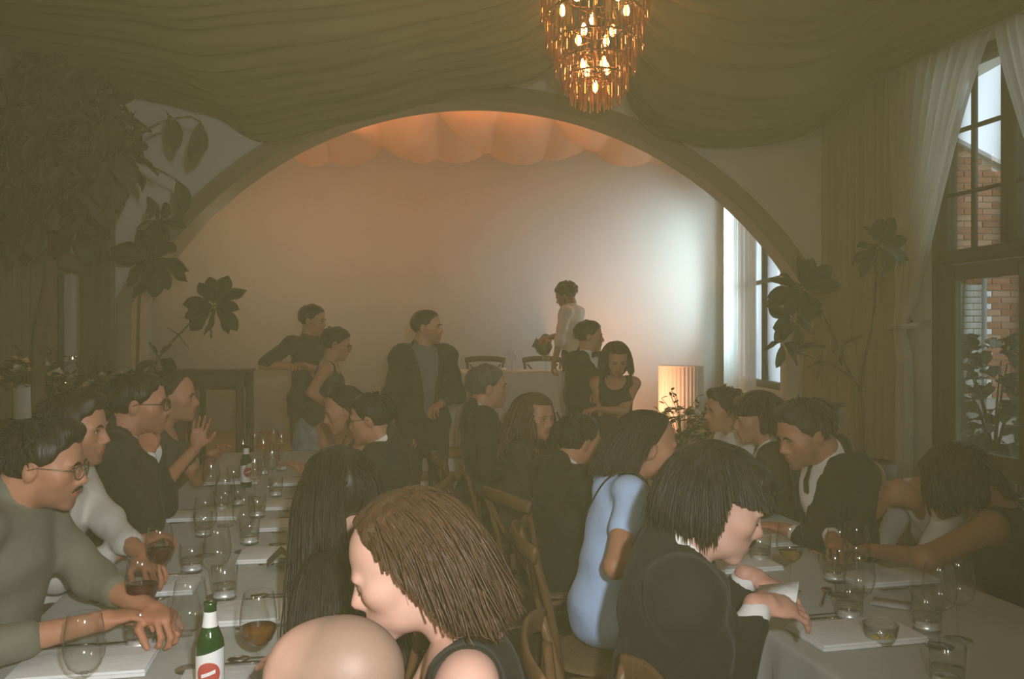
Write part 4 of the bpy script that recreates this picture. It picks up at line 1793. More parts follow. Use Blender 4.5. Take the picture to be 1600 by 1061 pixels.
def MBtri(c, T, x):
    """one wing of a bow tie as a thick wedge"""
    o = [(x * .004, -.006), (x * .050, -.022), (x * .056, .0), (x * .050, .022), (x * .004, .006)]
    v = [c + T @ np.array((a, .010, b)) for a, b in o] + [c + T @ np.array((a, -.004, b)) for a, b in o]
    n = 5
    q = [(i, (i + 1) % n, n + (i + 1) % n, n + i) for i in range(n)]
    t = [(0, 1, 2), (0, 2, 3), (0, 3, 4), (5, 7, 6), (5, 8, 7), (5, 9, 8)]
    return v, q, t
# ------------------------------------------------------------------ tables
cloth_m = mat('white_tablecloth', (.45, .465, .43), .85, .04, 5, .25, 16, sheen=.1)
napkin_m = mat('white_napkin', (.78, .80, .79), .85, .04, 9, .3, 40)
steel_m = mat('dull_cutlery_steel', (.30, .28, .24), .28, .1, 40, metal=.95)
table_wood = mat('plain_table_wood', (.16, .10, .055), .6, .2, 8)


class Table:
    """long table: origin on its left or right edge, d along, n to the right"""

    def __init__(s, edge, slope, side, width, s0, s1):
        s.d = unit((slope, 1.0, 0))
        s.n = np.array((s.d[1], -s.d[0], 0))
        s.o = np.array((edge[0], edge[1], 0.0)) - (s.n * width if side == 'R' else 0)
        s.w, s.s0, s.s1 = width, s0, s1

    def at(s, a, t, z=.75):
        return s.o + s.d * a + s.n * t + np.array((0, 0, z))

    def build(s, label, hemz=.30):
        M = np.stack([s.n, s.d, np.array((0, 0, 1.0))], 1)
        t = thing('banquet_table', label, 'table', s.o)
        m = MB().box((.03, s.s0 + .03, .705), (s.w - .03, s.s1 - .03, .738)).xf(M, (0, 0, 0))
        m.obj('tabletop', table_wood, t)
        k = max(2, int((s.s1 - s.s0) / 1.9) + 1)
        for y in np.linspace(s.s0 + .12, s.s1 - .12, k):
            for x in (.10, s.w - .10):
                MB().tube([(x, y, 0), (x, y, .705)], .022, 8).xf(M, (0, 0, 0)).obj('leg', table_wood, t)
        # cloth: flat top, soft edge, pleated fall all round
        P_ = []
        nL, nW = int((s.s1 - s.s0) / .045), int(s.w / .045)
        for i in range(nW):
            P_.append((s.w * i / nW, s.s0, 0, -1))
        for i in range(nL):
            P_.append((s.w, s.s0 + (s.s1 - s.s0) * i / nL, 1, 0))
        for i in range(nW):
            P_.append((s.w * (1 - i / nW), s.s1, 0, 1))
        for i in range(nL):
            P_.append((0, s.s1 - (s.s1 - s.s0) * i / nL, -1, 0))
        P_ = np.array(P_)
        L = np.arange(len(P_)) * .045
        rows = []
        for j, (z, out, amp) in enumerate(((.750, -.03, 0), (.750, -.008, 0), (.747, 0, 0), (.738, .004, .001), (.70, .010, .006), (.60, .022, .016), (.48, .032, .024), (hemz, .042, .030))):
            f = np.sin(L * 2 * PI / .23) + .5 * np.sin(L * 2 * PI / .137 + 1.3) + .5 * np.sin(L * 2 * PI / .61)
            o = out + amp * f
            rows.append(np.stack([P_[:, 0] + P_[:, 2] * o, P_[:, 1] + P_[:, 3] * o, np.full(len(P_), z)], 1))
        V = np.stack(rows, 1)
        m = MB().grid(V, close_u=True)
        g = np.stack(np.meshgrid(np.linspace(.03, s.w - .03, 14), np.linspace(s.s0 + .03, s.s1 - .03, 60), indexing='ij') + [np.full((14, 60), .750)], -1)
        g[1:-1, 1:-1, 2] += .0018 * np.sin(g[1:-1, 1:-1, 0] * 21 + 2 * np.sin(g[1:-1, 1:-1, 1] * 5)) - .001
        m.grid(g)
        m.xf(M, (0, 0, 0))
        m.obj('tablecloth', cloth_m, t)
        s.root = t
        return t


LT = Table((-.49, 2.67), -.20, 'R', .92, -1.95, 3.75)
RT = Table((.715, 2.40), -.225, 'L', .88, -1.75, 3.3)
LT.build('long white-clothed banquet table on the left, crowded with glasses')
RT.build('long white-clothed banquet table on the right, in front of the windows')

# ------------------------------------------------------------------ glassware
glass_m = clear_mat('clear_glass', (.955, .96, .95), .10, 1.7, .38, (.36, .35, .30))
base_m = mat('base_glint_metal', (.96, .97, .97), .33, .02, 20, metal=.6, ior=1.45, spec=.8)  # white metal colour stands in for the flash glint inside the glass
white_wine = mat('white_wine', (.62, .45, .13), .05, .05, 10, trans=.75, ior=1.33)
amber_wine = mat('amber_wine', (.34, .15, .04), .05, .05, 10, trans=.6, ior=1.33)
red_wine = mat('red_wine', (.085, .012, .010), .06, .05, 10, trans=.3, ior=1.33)
water_m = clear_mat('still_water', (.93, .95, .94), .02, 1.0)

BOWL = [(.004, .095), (.018, .099), (.033, .112), (.0415, .133), (.0435, .152), (.0415, .178), (.0375, .205), (.0345, .222)]


def wine_glass(pos, label, wine=None, level=.135, group='wine glasses', sc=1.0, rz=0.0):
    t = thing('wine_glass', label, 'glass', pos, rz, group)
    MB().lathe([(0, .0955)] + BOWL + [(.0341, .2226), (.0335, .2222)], n=28).obj('bowl', glass_m, t)
    MB().lathe([(.0035, .006), (.0032, .05), (.0038, .088), (.009, .097), (0, .0985)], n=12).obj('stem', glass_m, t)
    MB().lathe([(0, 0), (.036, 0), (.0365, .0015), (.030, .003), (.010, .0055), (.0035, .010), (0, .010)], n=28).obj('foot', glass_m, t)
    if wine:
        pr = [(0, .0985)]
        for r, z in BOWL[1:]:
            if z < level:
                pr.append((r - .0018, z + .0005))
        rl_ = np.interp(level, [z for r, z in BOWL], [r for r, z in BOWL]) - .0018
        pr += [(rl_, level), (0, level)]
        MB().lathe(pr, n=28).obj('wine', wine, t)
    t.scale = (sc, sc, sc)
    return t


def tumbler(pos, label, water=.0, r=.037, h=.105, group='water tumblers'):
    t = thing('tumbler', label, 'glass', pos, 0, group)
    MB().lathe([(r * .86, .018), (r * .93, .04), (r, h), (r - .0006, h + .0006), (r - .0014, h)], n=28).obj('wall', glass_m, t)
    MB().lathe([(0, 0), (r * .80, 0), (r * .88, .003), (r * .87, .009), (r * .80, .011)], n=28).obj('foot_rim', glass_m, t)
    MB().lathe([(0, .010), (r * .84, .010), (r * .80, .016), (r * .66, .030), (r * .3, .0335), (0, .034)], n=28).obj('thick_base', base_m, t)
    if water:
        MB().lathe([(0, .035), (r * .87 - .003, .031), (r * .93 - .003, .04), (r * .93 - .003 + (water - .04) * .05, water), (0, water)], n=24).obj('water', water_m, t)
    return t


# left table: tumblers with bright thick bases, wine glasses among them (base pixel on the photo -> point on the table)
for i, (px, py, wt, lab) in enumerate((
        (219, 1014, .05, 'water tumbler nearest the green bottle, beside the front left man\'s elbow'),
        (351, 936, .05, 'water tumbler right behind the green bottle, closest to the right napkins'),
        (300, 894, .05, 'water tumbler beside the red wine glasses, between hands and napkins'),
        (390, 850, .06, 'large water tumbler left of the middle tent card'),
        (402, 808, .05, 'water tumbler left of the third napkin from the front'),
        (346, 800, .04, 'water tumbler on the left table beside the hands of the man in the white shirt'),
        (318, 838, .04, 'water tumbler on the left table in front of the dark-suited man with spectacles'),
        (431, 776, .04, 'water tumbler on the left table holding a lemon slice, near the long-haired woman'),
        (372, 790, .04, 'small water tumbler half hidden in the middle of the left table'),
        (365, 756, .04, 'water tumbler beside the second green bottle'),
        (411, 742, .04, 'water tumbler on the far half of the left table'),
        (440, 735, .04, 'water tumbler at the far right side of the left table'))):
    tumbler(on_table(px, py), lab, wt, .041 if i < 5 else .037, .108 if i < 2 else .10, 'tumblers on the left table')
for px, py, wine, lv, lab in (
        (404, 1072, amber_wine, .142, 'wine glass of amber wine in front of the shaven-headed person'),
        (297, 1046, None, .13, 'large empty wine glass just left of the green bottle'),
        (132, 1120, None, .13, 'empty wine glass in the bottom left corner of the left table'),
        (340, 932, None, .13, 'empty wine glass behind the tumbler nearest the right napkins'),
        (321, 868, None, .13, 'empty wine glass in front of the man in the white shirt'),
        (381, 862, None, .13, 'empty wine glass beside the large water tumbler'),
        (352, 822, None, .13, 'empty wine glass in the middle of the left table'),
        (398, 778, None, .13, 'empty wine glass standing before the second green bottle'),
        (330, 790, None, .13, 'empty wine glass by the dark-suited man\'s sleeve'),
        (425, 760, None, .13, 'empty wine glass beyond the lemon tumbler'),
        (412, 737, None, .13, 'tall empty wine glass right of the second green bottle'),
        (440, 724, white_wine, .13, 'wine glass with white wine at the far end of the left table'),
        (380, 738, None, .13, 'empty wine glass left of the second green bottle'),
        (428, 716, None, .13, 'farthest empty wine glass on the left table'),
        (398, 722, None, .13, 'empty wine glass behind the second green bottle')):
    wine_glass(on_table(px, py), lab, wine, lv, 'wine glasses on the left table')
# right table
for px, py, wt, lab in (
        (1187, 879, .05, 'water tumbler just right of the long-haired young man\'s chin'),
        (1304, 908, .05, 'water tumbler in the middle of the right table beside the far napkin'),
        (1327, 968, .05, 'water tumbler nearest the near napkin on the right table'),
        (1448, 986, .05, 'water tumbler on the right table close to the dark right edge'),
        (1040, 770, .04, 'water tumbler in front of the woman in pale blue'),
        (1022, 775, .04, 'second water tumbler before the woman in pale blue, left of the other'),
        (1480, 1075, .05, 'water tumbler at the bottom edge on the right table')):
    tumbler(on_table(px, py), lab, wt, .041, .102, 'tumblers on the right table')
for px, py, wine, lv, lab in (
        (1234, 924, white_wine, .130, 'wine glass of white wine on the right table facing the smiling man'),
        (1312, 930, None, .13, 'empty wine glass beside the middle tumbler on the right table'),
        (1338, 925, None, .13, 'empty wine glass right of the middle tumbler on the right table'),
        (1342, 985, None, .13, 'empty wine glass behind the near tumbler of the right table'),
        (1468, 1010, None, .13, 'empty wine glass beside the tumbler at the dark right edge'),
        (1497, 1000, None, .13, 'empty wine glass at the far right, in front of the leaning woman'),
        (1030, 790, None, .13, 'empty wine glass under the chin of the woman in pale blue'),
        (930, 758, None, .13, 'empty wine glass at the far end of the right table, left of the flowers'),
        (947, 752, None, .13, 'empty wine glass at the far end of the right table, nearest the flowers')):
    wine_glass(on_table(px, py), lab, wine, lv, 'wine glasses on the right table')

# beer bottles
green_glass = mat('green_bottle_glass', (.012, .085, .018), .06, .1, 10, trans=.35, ior=1.5, spec=.7)
label_w = mat('white_bottle_label', (.80, .80, .77), .6, .03, 20)
label_r = mat('red_bottle_label', (.48, .075, .06), .6, .08, 20)
gold_m = mat('bottle_cap', (.22, .20, .16), .35, .1, 30, metal=.8)
BPROF = [(0, 0), (.028, 0), (.0305, .004), (.0305, .135), (.0295, .150), (.023, .168), (.0165, .185), (.0145, .200), (.0135, .228), (.0145, .229), (.0145, .236), (.0125, .237)]


def bottle(pos, label, rz):
    t = thing('beer_bottle', label, 'bottle', pos, rz, 'green beer bottles')
    MB().lathe(BPROF + [(0, .237)], n=32).obj('glass_body', green_glass, t)
    # neck label: sleeve just proud of the glass
    nl = [(np.interp(z, [p[1] for p in BPROF[3:]], [p[0] for p in BPROF[3:]]) + .0004, z) for z in np.linspace(.183, .216, 6)]
    MB().lathe(nl, n=32).obj('neck_label', label_w, t)
    # body label with a slanted upper edge and a red roundel
    n = 40
    V = np.zeros((n, 5, 3))
    for i, a in enumerate(np.linspace(-1.75, 1.75, n)):
        zt = .128 + .010 * math.sin(a * .9)
        for j, z in enumerate(np.linspace(.030, zt, 5)):
            V[i, j] = (.0309 * math.sin(a), -.0309 * math.cos(a), z)
    MB().grid(V).obj('body_label', label_w, t)
    V = np.zeros((18, 9, 3))
    for i, a in enumerate(np.linspace(-.85, .85, 18)):
        hh = .027 * math.sqrt(max(0, 1 - (a / .86) ** 2))
        for j, z in enumerate(np.linspace(-1, 1, 9)):
            V[i, j] = (.0312 * math.sin(a + .35), -.0312 * math.cos(a + .35), .084 + z * hh)
    MB().grid(V).obj('red_roundel', label_r, t)
    V = np.zeros((14, 3, 3))
    for i, a in enumerate(np.linspace(-.5, .5, 14)):
        for j, z in enumerate((.082, .086, .090)):
            V[i, j] = (.0315 * math.sin(a + .35), -.0315 * math.cos(a + .35), z + .010 * a)
    MB().grid(V).obj('white_band', label_w, t)
    return t


bottle((-.672, 1.90, .75), 'green beer bottle with white neck label at the bottom of the left table', -.15)
bottle(tuple(P(385, 700, 4.75)[:2]) + (.75,), 'far green beer bottle with a red and white label on the left table', .3)

# napkins, cutlery, tent cards


def flat_frame(dirv):
    d = unit(dirv)
    return np.stack([np.cross(d, (0, 0, 1.0)), d, np.array((0, 0, 1.0))], 1)


def napkin(T, a, t, L, W, label, group, skew=0.0):
    o = tag(MB().box((-W / 2, -L / 2, .0), (W / 2, L / 2, .009), bev=.003).box((-W / 2 + .004, -L / 2 + .004, .009), (W / 2 - .002, L / 2 - .006, .0165), bev=.003).obj('folded_napkin', napkin_m, auto=40), label, 'napkin', group)
    o.location = tuple(T.at(a, t, .7515))
    o.rotation_euler = (0, 0, math.atan2(T.d[1], T.d[0]) - PI / 2 + skew)
    return o


def knife_mesh():
    m = MB()
    m.tube([(0, -.10, .004), (0, -.03, .004), (0, .0, .004)], [.0055, .005, .004], 8, flat=(1, .55))
    m.tube([(0, 0, .003), (.001, .04, .003), (.001, .09, .003), (-.002, .112, .003)], [.006, .0095, .0095, .002], 8, flat=(1, .16))
    return m.mesh('knife', steel_m)


def fork_mesh():
    m = MB()
    m.tube([(0, -.10, .003), (0, -.04, .005), (0, .03, .006)], [.0055, .004, .003], 8, flat=(1, .5))
    m.tube([(0, .03, .006), (0, .045, .005), (0, .06, .0035)], [.004, .011, .0115], 8, flat=(1, .16))
    for x in (-.0085, -.0028, .0028, .0085):
        m.tube([(x, .058, .0035), (x, .085, .003), (x * .9, .105, .0055)], [.0018, .0016, .0008], 5)
    return m.mesh('fork', steel_m)


def spoon_mesh():
    m = MB()
    m.tube([(0, -.10, .003), (0, -.03, .005), (0, .05, .006)], [.0055, .004, .003], 8, flat=(1, .5))
    m.sphere((0, .078, .006), (.018, .029, .005), 14, 8)
    return m.mesh('spoon', steel_m)


CUT = {'knife': knife_mesh(), 'fork': fork_mesh(), 'spoon': spoon_mesh()}


def cutlery(kind, T, a, t, ang, label, group):
    o = bpy.data.objects.new(kind, CUT[kind])
    COL.objects.link(o)
    o.location = tuple(T.at(a, t, .7525))
    o.rotation_euler = (0, 0, math.atan2(T.n[1], T.n[0]) - PI / 2 + ang)
    return tag(o, label, kind, group)


grey_card = mat('grey_card', (.150, .145, .115), .7, .1, 30, .2, 60)


def tent_card(T, a, t, label):
    m = MB()
    hw_, hh, dp, th_ = .050, .048, .050, .0022
    for sx in (-1, 1):
        v = []
        for y in (-dp, dp):
            v += [(0, y, hh), (sx * hw_, y, 0), (sx * (hw_ - th_ * 2), y, 0), (0, y, hh - th_ * 2)]
        m.add(v, [(0, 1, 2, 3), (4, 7, 6, 5), (0, 4, 5, 1), (3, 2, 6, 7), (1, 5, 6, 2)])
    o = tag(m.obj('tent_card', grey_card, smooth=False), label, 'card', 'grey tent cards on the left table')
    o.location = tuple(T.at(a, t, .7515 + .0168))
    o.rotation_euler = (0, 0, math.atan2(T.d[1], T.d[0]) - PI / 2 + .1)
    return o


def t_of(T, p):
    q = np.array(p) - T.o
    return float(q @ T.d), float(q @ T.n)


# right-hand places of the left table (front to back): napkin, knife on its far side, fork on its near side
place_names = ['in front of the shaven-headed person', 'in front of the brown-haired woman', 'left of the very long dark hair', 'beyond the long-haired woman', 'before the man in dark-rimmed spectacles', 'at the far right place']
for i, (yl, x) in enumerate(((1036, 455), (937, 440), (856, 436), (812, 462), (782, 482), (748, 500))):
    a, t = t_of(LT, on_table(x, yl))
    t = .92 - .25
    napkin(LT, a - .135, t, .205, .34, 'white folded napkin ' + place_names[i] + ' on the left table', 'napkins on the left table')
    cutlery('knife', LT, a + .012, t + .02, PI, 'knife ' + place_names[i] + ', on the far side of a napkin', 'knives on the left table')
    cutlery('spoon', LT, a + .034, t + .03, PI, 'table spoon ' + place_names[i] + ', beside a knife', 'spoons on the left table')
    cutlery('fork', LT, a - .275, t + .02, PI, 'fork ' + place_names[i] + ', on the near side of a napkin', 'forks on the left table')
    if i in (1, 2, 3):
        ca, ct = t_of(LT, on_table(*((500, 935), (440, 878), (474, 834))[i - 1], .77))
        tent_card(LT, ca, ct, ['', 'grey folded tent card on the napkin before the brown-haired woman', 'grey folded tent card on the napkin left of the long dark hair, most clearly seen', 'grey folded tent card on the napkin beyond the long-haired woman'][i])
left_names = ['before the bearded man in round glasses', 'before the white-shirted man', 'before the clasped-handed man', 'before the gesturing woman']
for i, (px, yl) in enumerate(((110, 1012), (175, 905), (275, 800), (330, 748))):
    a, t = t_of(LT, on_table(px, yl))
    t = .25
    napkin(LT, a - .15, t, .20, .32, 'white folded napkin ' + left_names[i], 'napkins on the left table')
    cutlery('knife', LT, a, t - .02, 0, 'knife ' + left_names[i], 'knives on the left table')
    cutlery('fork', LT, a - .29, t - .02, 0, 'fork ' + left_names[i], 'forks on the left table')
rn = ['before the long-haired young man', 'before the woman in pale blue']
for i, (px, yl) in enumerate(((1245, 972), (1120, 870))):
    a, t = t_of(RT, on_table(px, yl))
    t = .22
    napkin(RT, a - .14, t, .19, .32, 'white folded napkin ' + rn[i] + ' on the right table', 'napkins on the right table')
    cutlery('knife', RT, a, t, 0, 'table knife ' + rn[i], 'knives on the right table')
    cutlery('fork', RT, a + .026, t, 0, 'table fork ' + rn[i] + ', beside a knife', 'forks on the right table')
rn = ['before the leaning bare-shouldered woman', 'before the smiling man in a black tie']
for i, (px, yl) in enumerate(((1375, 916), (1275, 850))):
    a, t = t_of(RT, on_table(px, yl))
    t = .88 - .22
    napkin(RT, a + .06, t, .16, .30, 'white folded napkin ' + rn[i], 'napkins on the right table')
    cutlery('knife', RT, a - .05, t, PI, 'table knife ' + rn[i], 'knives on the right table')
a, t = t_of(RT, on_table(1288, 935))
cutlery('spoon', RT, a, t, .9, 'spoon lying aslant beside the near tumbler on the right table', 'spoons on the right table')
# lavender card and little oil dish on the right table
o = tag(MB().box((-.055, -.04, 0), (.055, .04, .003)).obj('place_card', mat('lavender_card', (.52, .50, .54), .7, .03, 20)), 'pale lavender card lying on the right table behind the small glass dish', 'card')
o.location = tuple(on_table(1392, 945)) 
o.location.z = .753
o.rotation_euler = (0, 0, -.55)
t = thing('glass_dish', 'small glass dish with two yellow lemon wedges at the centre of the right table', 'dish', on_table(1376, 1006))
MB().lathe([(0, .004), (.03, .003), (.040, .02), (.046, .055), (.0448, .055), (.0385, .021), (.029, .008), (0, .008)], n=28).obj('bowl', glass_m, t)
for sx in (-1, 1):
    m = MB()
    n = 9
    th = np.linspace(0, PI, n)
    m.add(np.concatenate([np.stack([.017 * np.cos(th), np.full(n, -.006), .017 * np.sin(th)], 1), np.stack([.017 * np.cos(th), np.full(n, .006), .017 * np.sin(th)], 1)]), [(i, i + 1, n + i + 1, n + i) for i in range(n - 1)], [(0, i + 1, i) for i in range(1, n - 1)] + [(n, n + i, n + i + 1) for i in range(1, n - 1)])
    m.xf(rotz(.8 * sx), (sx * .017, -.004, .009))
    m.obj('lemon_wedge', mat('lemon', (.72, .52, .06), .4, .1, 30), t)

# ------------------------------------------------------------------ cross-back chairs
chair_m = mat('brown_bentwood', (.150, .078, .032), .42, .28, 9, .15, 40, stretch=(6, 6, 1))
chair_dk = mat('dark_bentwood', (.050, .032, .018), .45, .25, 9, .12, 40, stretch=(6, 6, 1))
rush_m = mat('woven_rush_seat', (.22, .15, .075), .8, .25, 40, .6, 120)


def make_chair(wood, seat_m):
    t = thing('crossback_chair', '', 'chair')
    S = Solid()
    S.ell((0, .0, .452), (.215, .21, .020), k=.01)
    S.ell((0, .06, .452), (.22, .16, .019), k=.02)
    v, q = S.mesh(.011)
    MB().add(v, q).obj('seat', seat_m, t)
    MB().tube(catmull([(-.19, -.16, .435), (-.20, .04, .435), (-.18, .18, .435), (0, .205, .435), (.18, .18, .435), (.20, .04, .435), (.19, -.16, .435)], 4), .015, 8).obj('seat_frame', wood, t)
    for x in (-1, 1):
        MB().tube(catmull([(x * .185, -.25, 0), (x * .178, -.19, .30), (x * .172, -.18, .46), (x * .185, -.225, .70), (x * .205, -.275, .87)], 5), np.linspace(.017, .013, 21), 8).obj('back_post', wood, t)
        MB().tube([(x * .19, .20, 0), (x * .175, .165, .25), (x * .165, .145, .44)], [.015, .017, .018], 8).obj('leg', wood, t)
        MB().tube(catmull([(x * .178, -.19, .475), (x * .10, -.215, .57), (-x * .06, -.245, .71), (-x * .17, -.262, .82)], 6), .009, 7, flat=(1.5, .8)).obj('cross_slat', wood, t)
        MB().tube([(x * .182, -.20, .22), (x * .18, .175, .22)], .009, 7).obj('stretcher', wood, t)
    MB().tube([(-.18, 0, .22), (.18, 0, .22)], .009, 7).obj('stretcher', wood, t)
    MB().tube(catmull([(-.222, -.270, .862), (-.12, -.305, .878), (0, -.315, .882), (.12, -.305, .878), (.222, -.270, .862)], 6), .030, 8, flat=(.36, 1)).obj('top_rail', wood, t)
    return t


CHAIR0 = make_chair(chair_m, rush_m)
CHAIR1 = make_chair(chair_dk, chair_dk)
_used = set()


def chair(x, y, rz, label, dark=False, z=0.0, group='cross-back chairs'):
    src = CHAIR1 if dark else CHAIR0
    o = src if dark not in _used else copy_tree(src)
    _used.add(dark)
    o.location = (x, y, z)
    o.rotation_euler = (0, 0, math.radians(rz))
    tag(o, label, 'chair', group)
    return o


# ------------------------------------------------------------------ chandelier
brass = mat('dark_brass', (.20, .12, .05), .35, .2, 20, metal=.9)
crystal = mat('amber_crystal', (.74, .36, .15), .06, .2, 20, trans=.88, ior=1.5, spec=.9)
bulb_m = mat('warm_bulb', (1, .6, .3), .4, .0, emit=(1.0, .46, .16), estr=40)
cx, cy, cz = P(930, 530, 5.0)[0], 5.0, 0
ch = thing('chandelier', 'tiered crystal rod chandelier glowing orange, hung before the arch', 'chandelier', (cx, cy, 3.95))
tiers = [(.315, 3.62, .20, 44), (.285, 3.45, .20, 40), (.235, 3.30, .19, 34), (.185, 3.19, .19, 28), (.145, 3.10, .165, 22), (.085, 3.06, .155, 12)]
MB().tube([(0, 0, .55), (0, 0, -.80)], .012, 8).lathe([(0, .55), (.07, .55), (.06, .52), (.012, .50)], n=20).obj('stem', brass, ch)
rod = {}
for L in sorted(set(t[2] for t in tiers)):
    m = MB()
    m.lathe([(0, -L), (.0045, -L + .012), (.0062, -L + .03), (.0062, -.012), (.0030, -.006), (0, -.004)], n=6)
    m.sphere((0, 0, .006), (.0095, .0095, .0095), 8, 6)
    rod[L] = m.mesh('crystal_rod', crystal, smooth=False)
for r, z, L, n in tiers:
    zz = z - 3.95 + .02
    th = np.linspace(0, 2 * PI, 41)[:-1]
    MB().tube(np.stack([r * np.cos(th), r * np.sin(th), np.full(40, zz)], 1), .006, 6, closed=True).obj('ring', brass, ch)
    for k in range(2):
        a = PI / 4 + k * PI / 2
        MB().tube([(r * math.cos(a), r * math.sin(a), zz), (-r * math.cos(a), -r * math.sin(a), zz)], .004, 5).obj('spoke', brass, ch)
    for i in range(n):
        a = 2 * PI * (i + .5) / n
        o = bpy.data.objects.new('crystal_rod', rod[L])
        COL.objects.link(o)
        o.parent = ch
        o.location = (r * math.cos(a), r * math.sin(a), zz - .012)
for (r, z, n, ph) in ((.20, 3.53, 5, .3), (.12, 3.36, 4, .9), (.085, 3.175, 4, .5), (.0, 3.06, 1, 0)):
    for i in range(n):
        a = ph + 2 * PI * i / n
        b = (r * math.cos(a), r * math.sin(a), z - 3.95)
        m = MB().tube([(b[0], b[1], b[2] + .07), (b[0], b[1], b[2] + .03)], .011, 8)
        sk = m.obj('socket', brass, ch)
        MB().lathe([(0, -.042), (.013, -.035), (.0185, -.018), (.017, .0), (.009, .022), (0, .03)], o=b, n=14).obj('bulb', bulb_m, sk)

# ------------------------------------------------------------------ fig trees
lf = leaf_mesh('leaf', .25, .135, leaf_m, .22, .008, 9)


def fig_cluster(root, p, n, rad, rl, sc=1.0, down=.35, tilt=None):
    for i in range(n):
        a = 2 * PI * (i / n) + rl.uniform(-.35, .35)
        e = rl.uniform(-.75, .75) - down * .5
        d = np.array((math.cos(a), rl.uniform(-.5, .35), math.sin(a) * .95 - down * .35))
        put_leaf(lf, root, np.asarray(p) + unit(d) * .02, d, rl.choice((-1, 1)) * rl.uniform(.5, 1.5), sc * rl.uniform(.85, 1.15))


def branch(root, pts, r0, r1):
    pts = catmull(pts, 6)
    MB().tube(pts, np.linspace(r0, r1, len(pts)), 8).obj('branch', bark_m, root)


rl = random.Random(21)
Y0 = 5.9
base = P(1352, 0, Y0)
t = thing('fig_tree', 'tall sparse fig tree in a dark planter in front of the right curtains', 'tree', (base[0], Y0, 0))
loc = np.array((base[0], Y0, 0))
Q = lambda px, py, dy=0.0: P(px, py, Y0 + dy) - loc
MB().lathe([(0, 0), (.15, 0), (.165, .02), (.20, .5), (.205, .72), (.19, .73), (.18, .68), (0, .68)], n=28).obj('planter', pot_m, t)
branch(t, [Q(1353, 735), Q(1350, 660), Q(1346, 610)], .016, .012)
branch(t, [Q(1346, 612), Q(1352, 560), Q(1364, 500, .05), Q(1370, 425, .08)], .011, .007)
branch(t, [Q(1346, 612), Q(1322, 568, -.05), Q(1300, 520, -.1), Q(1284, 484, -.12)], .011, .006)
branch(t, [Q(1346, 606), Q(1322, 582, -.1), Q(1282, 564, -.16), Q(1232, 540, -.2)], .009, .005)
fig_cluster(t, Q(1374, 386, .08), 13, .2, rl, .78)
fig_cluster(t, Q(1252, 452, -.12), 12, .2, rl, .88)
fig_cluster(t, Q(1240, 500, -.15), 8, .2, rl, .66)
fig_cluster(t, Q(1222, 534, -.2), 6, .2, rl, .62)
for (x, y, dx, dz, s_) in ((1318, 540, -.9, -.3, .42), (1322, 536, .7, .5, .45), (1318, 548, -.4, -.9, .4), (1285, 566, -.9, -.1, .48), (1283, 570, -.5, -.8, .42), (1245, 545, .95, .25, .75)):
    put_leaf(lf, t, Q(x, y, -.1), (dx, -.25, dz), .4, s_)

Y0 = 6.75
base = P(214, 0, Y0)
t = thing('fig_tree', 'slender fig tree with broad drooping leaves beside the left foot of the arch', 'tree', (base[0], Y0, 0))
loc = np.array((base[0], Y0, 0))
MB().lathe([(0, 0), (.16, 0), (.175, .02), (.205, .45), (.21, .55), (.195, .555), (.185, .5), (0, .5)], n=28).obj('planter', pot_m, t)
branch(t, [(0, 0, .5), Q(214, 600), Q(215, 560), Q(218, 470), Q(228, 410)], .018, .010)
branch(t, [Q(214, 610), Q(235, 575), Q(268, 535, -.05), Q(308, 495, -.1)], .013, .007)
branch(t, [Q(278, 522, -.05), Q(262, 512, -.1)], .006, .004)
branch(t, [Q(278, 522, -.05), Q(296, 545, -.1)], .005, .003)
branch(t, [Q(228, 410), Q(240, 360), Q(248, 330)], .010, .007)
fig_cluster(t, Q(240, 405), 14, .2, rl, 1.15)
fig_cluster(t, Q(250, 345, .05), 6, .2, rl, .85)
fig_cluster(t, Q(335, 478, -.1), 12, .2, rl, .92)
fig_cluster(t, Q(247, 562, -.1), 6, .2, rl, .62)

# the big dark tree at the upper left, its crown hanging into the picture
Y0 = 5.0
base = P(70, 0, Y0)
t = thing('indoor_tree', 'large dark leafy tree filling the upper left corner', 'tree', (base[0], Y0, 0))
loc = np.array((base[0], Y0, 0))
MB().lathe([(0, 0), (.20, 0), (.22, .02), (.26, .5), (.26, .55), (.24, .55), (.22, .5), (0, .5)], n=28).obj('planter', pot_m, t)
branch(t, [(0, 0, .5), Q(60, 560), Q(75, 450), Q(90, 330), Q(100, 200)], .045, .022)
branch(t, [Q(90, 330), Q(140, 270), Q(190, 230)], .02, .010)
branch(t, [Q(90, 300), Q(50, 220), Q(30, 120)], .02, .010)
branch(t, [Q(140, 270), Q(235, 200, -.1), Q(290, 183, -.1), Q(312, 190, -.1)], .010, .005)
branch(t, [Q(190, 240), Q(256, 270, -.1), Q(278, 284, -.1)], .009, .004)
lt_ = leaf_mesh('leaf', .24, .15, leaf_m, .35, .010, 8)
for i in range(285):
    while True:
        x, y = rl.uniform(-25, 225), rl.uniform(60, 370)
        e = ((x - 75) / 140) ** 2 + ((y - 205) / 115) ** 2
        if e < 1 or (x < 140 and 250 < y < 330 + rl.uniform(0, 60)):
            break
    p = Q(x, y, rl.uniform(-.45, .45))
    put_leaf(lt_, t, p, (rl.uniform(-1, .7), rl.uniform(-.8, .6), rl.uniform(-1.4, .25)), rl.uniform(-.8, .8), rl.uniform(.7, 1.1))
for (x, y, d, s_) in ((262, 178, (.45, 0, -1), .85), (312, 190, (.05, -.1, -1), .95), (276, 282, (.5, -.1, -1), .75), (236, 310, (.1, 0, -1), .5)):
    put_leaf(lt_, t, Q(x, y, -.1), d, .5, s_)

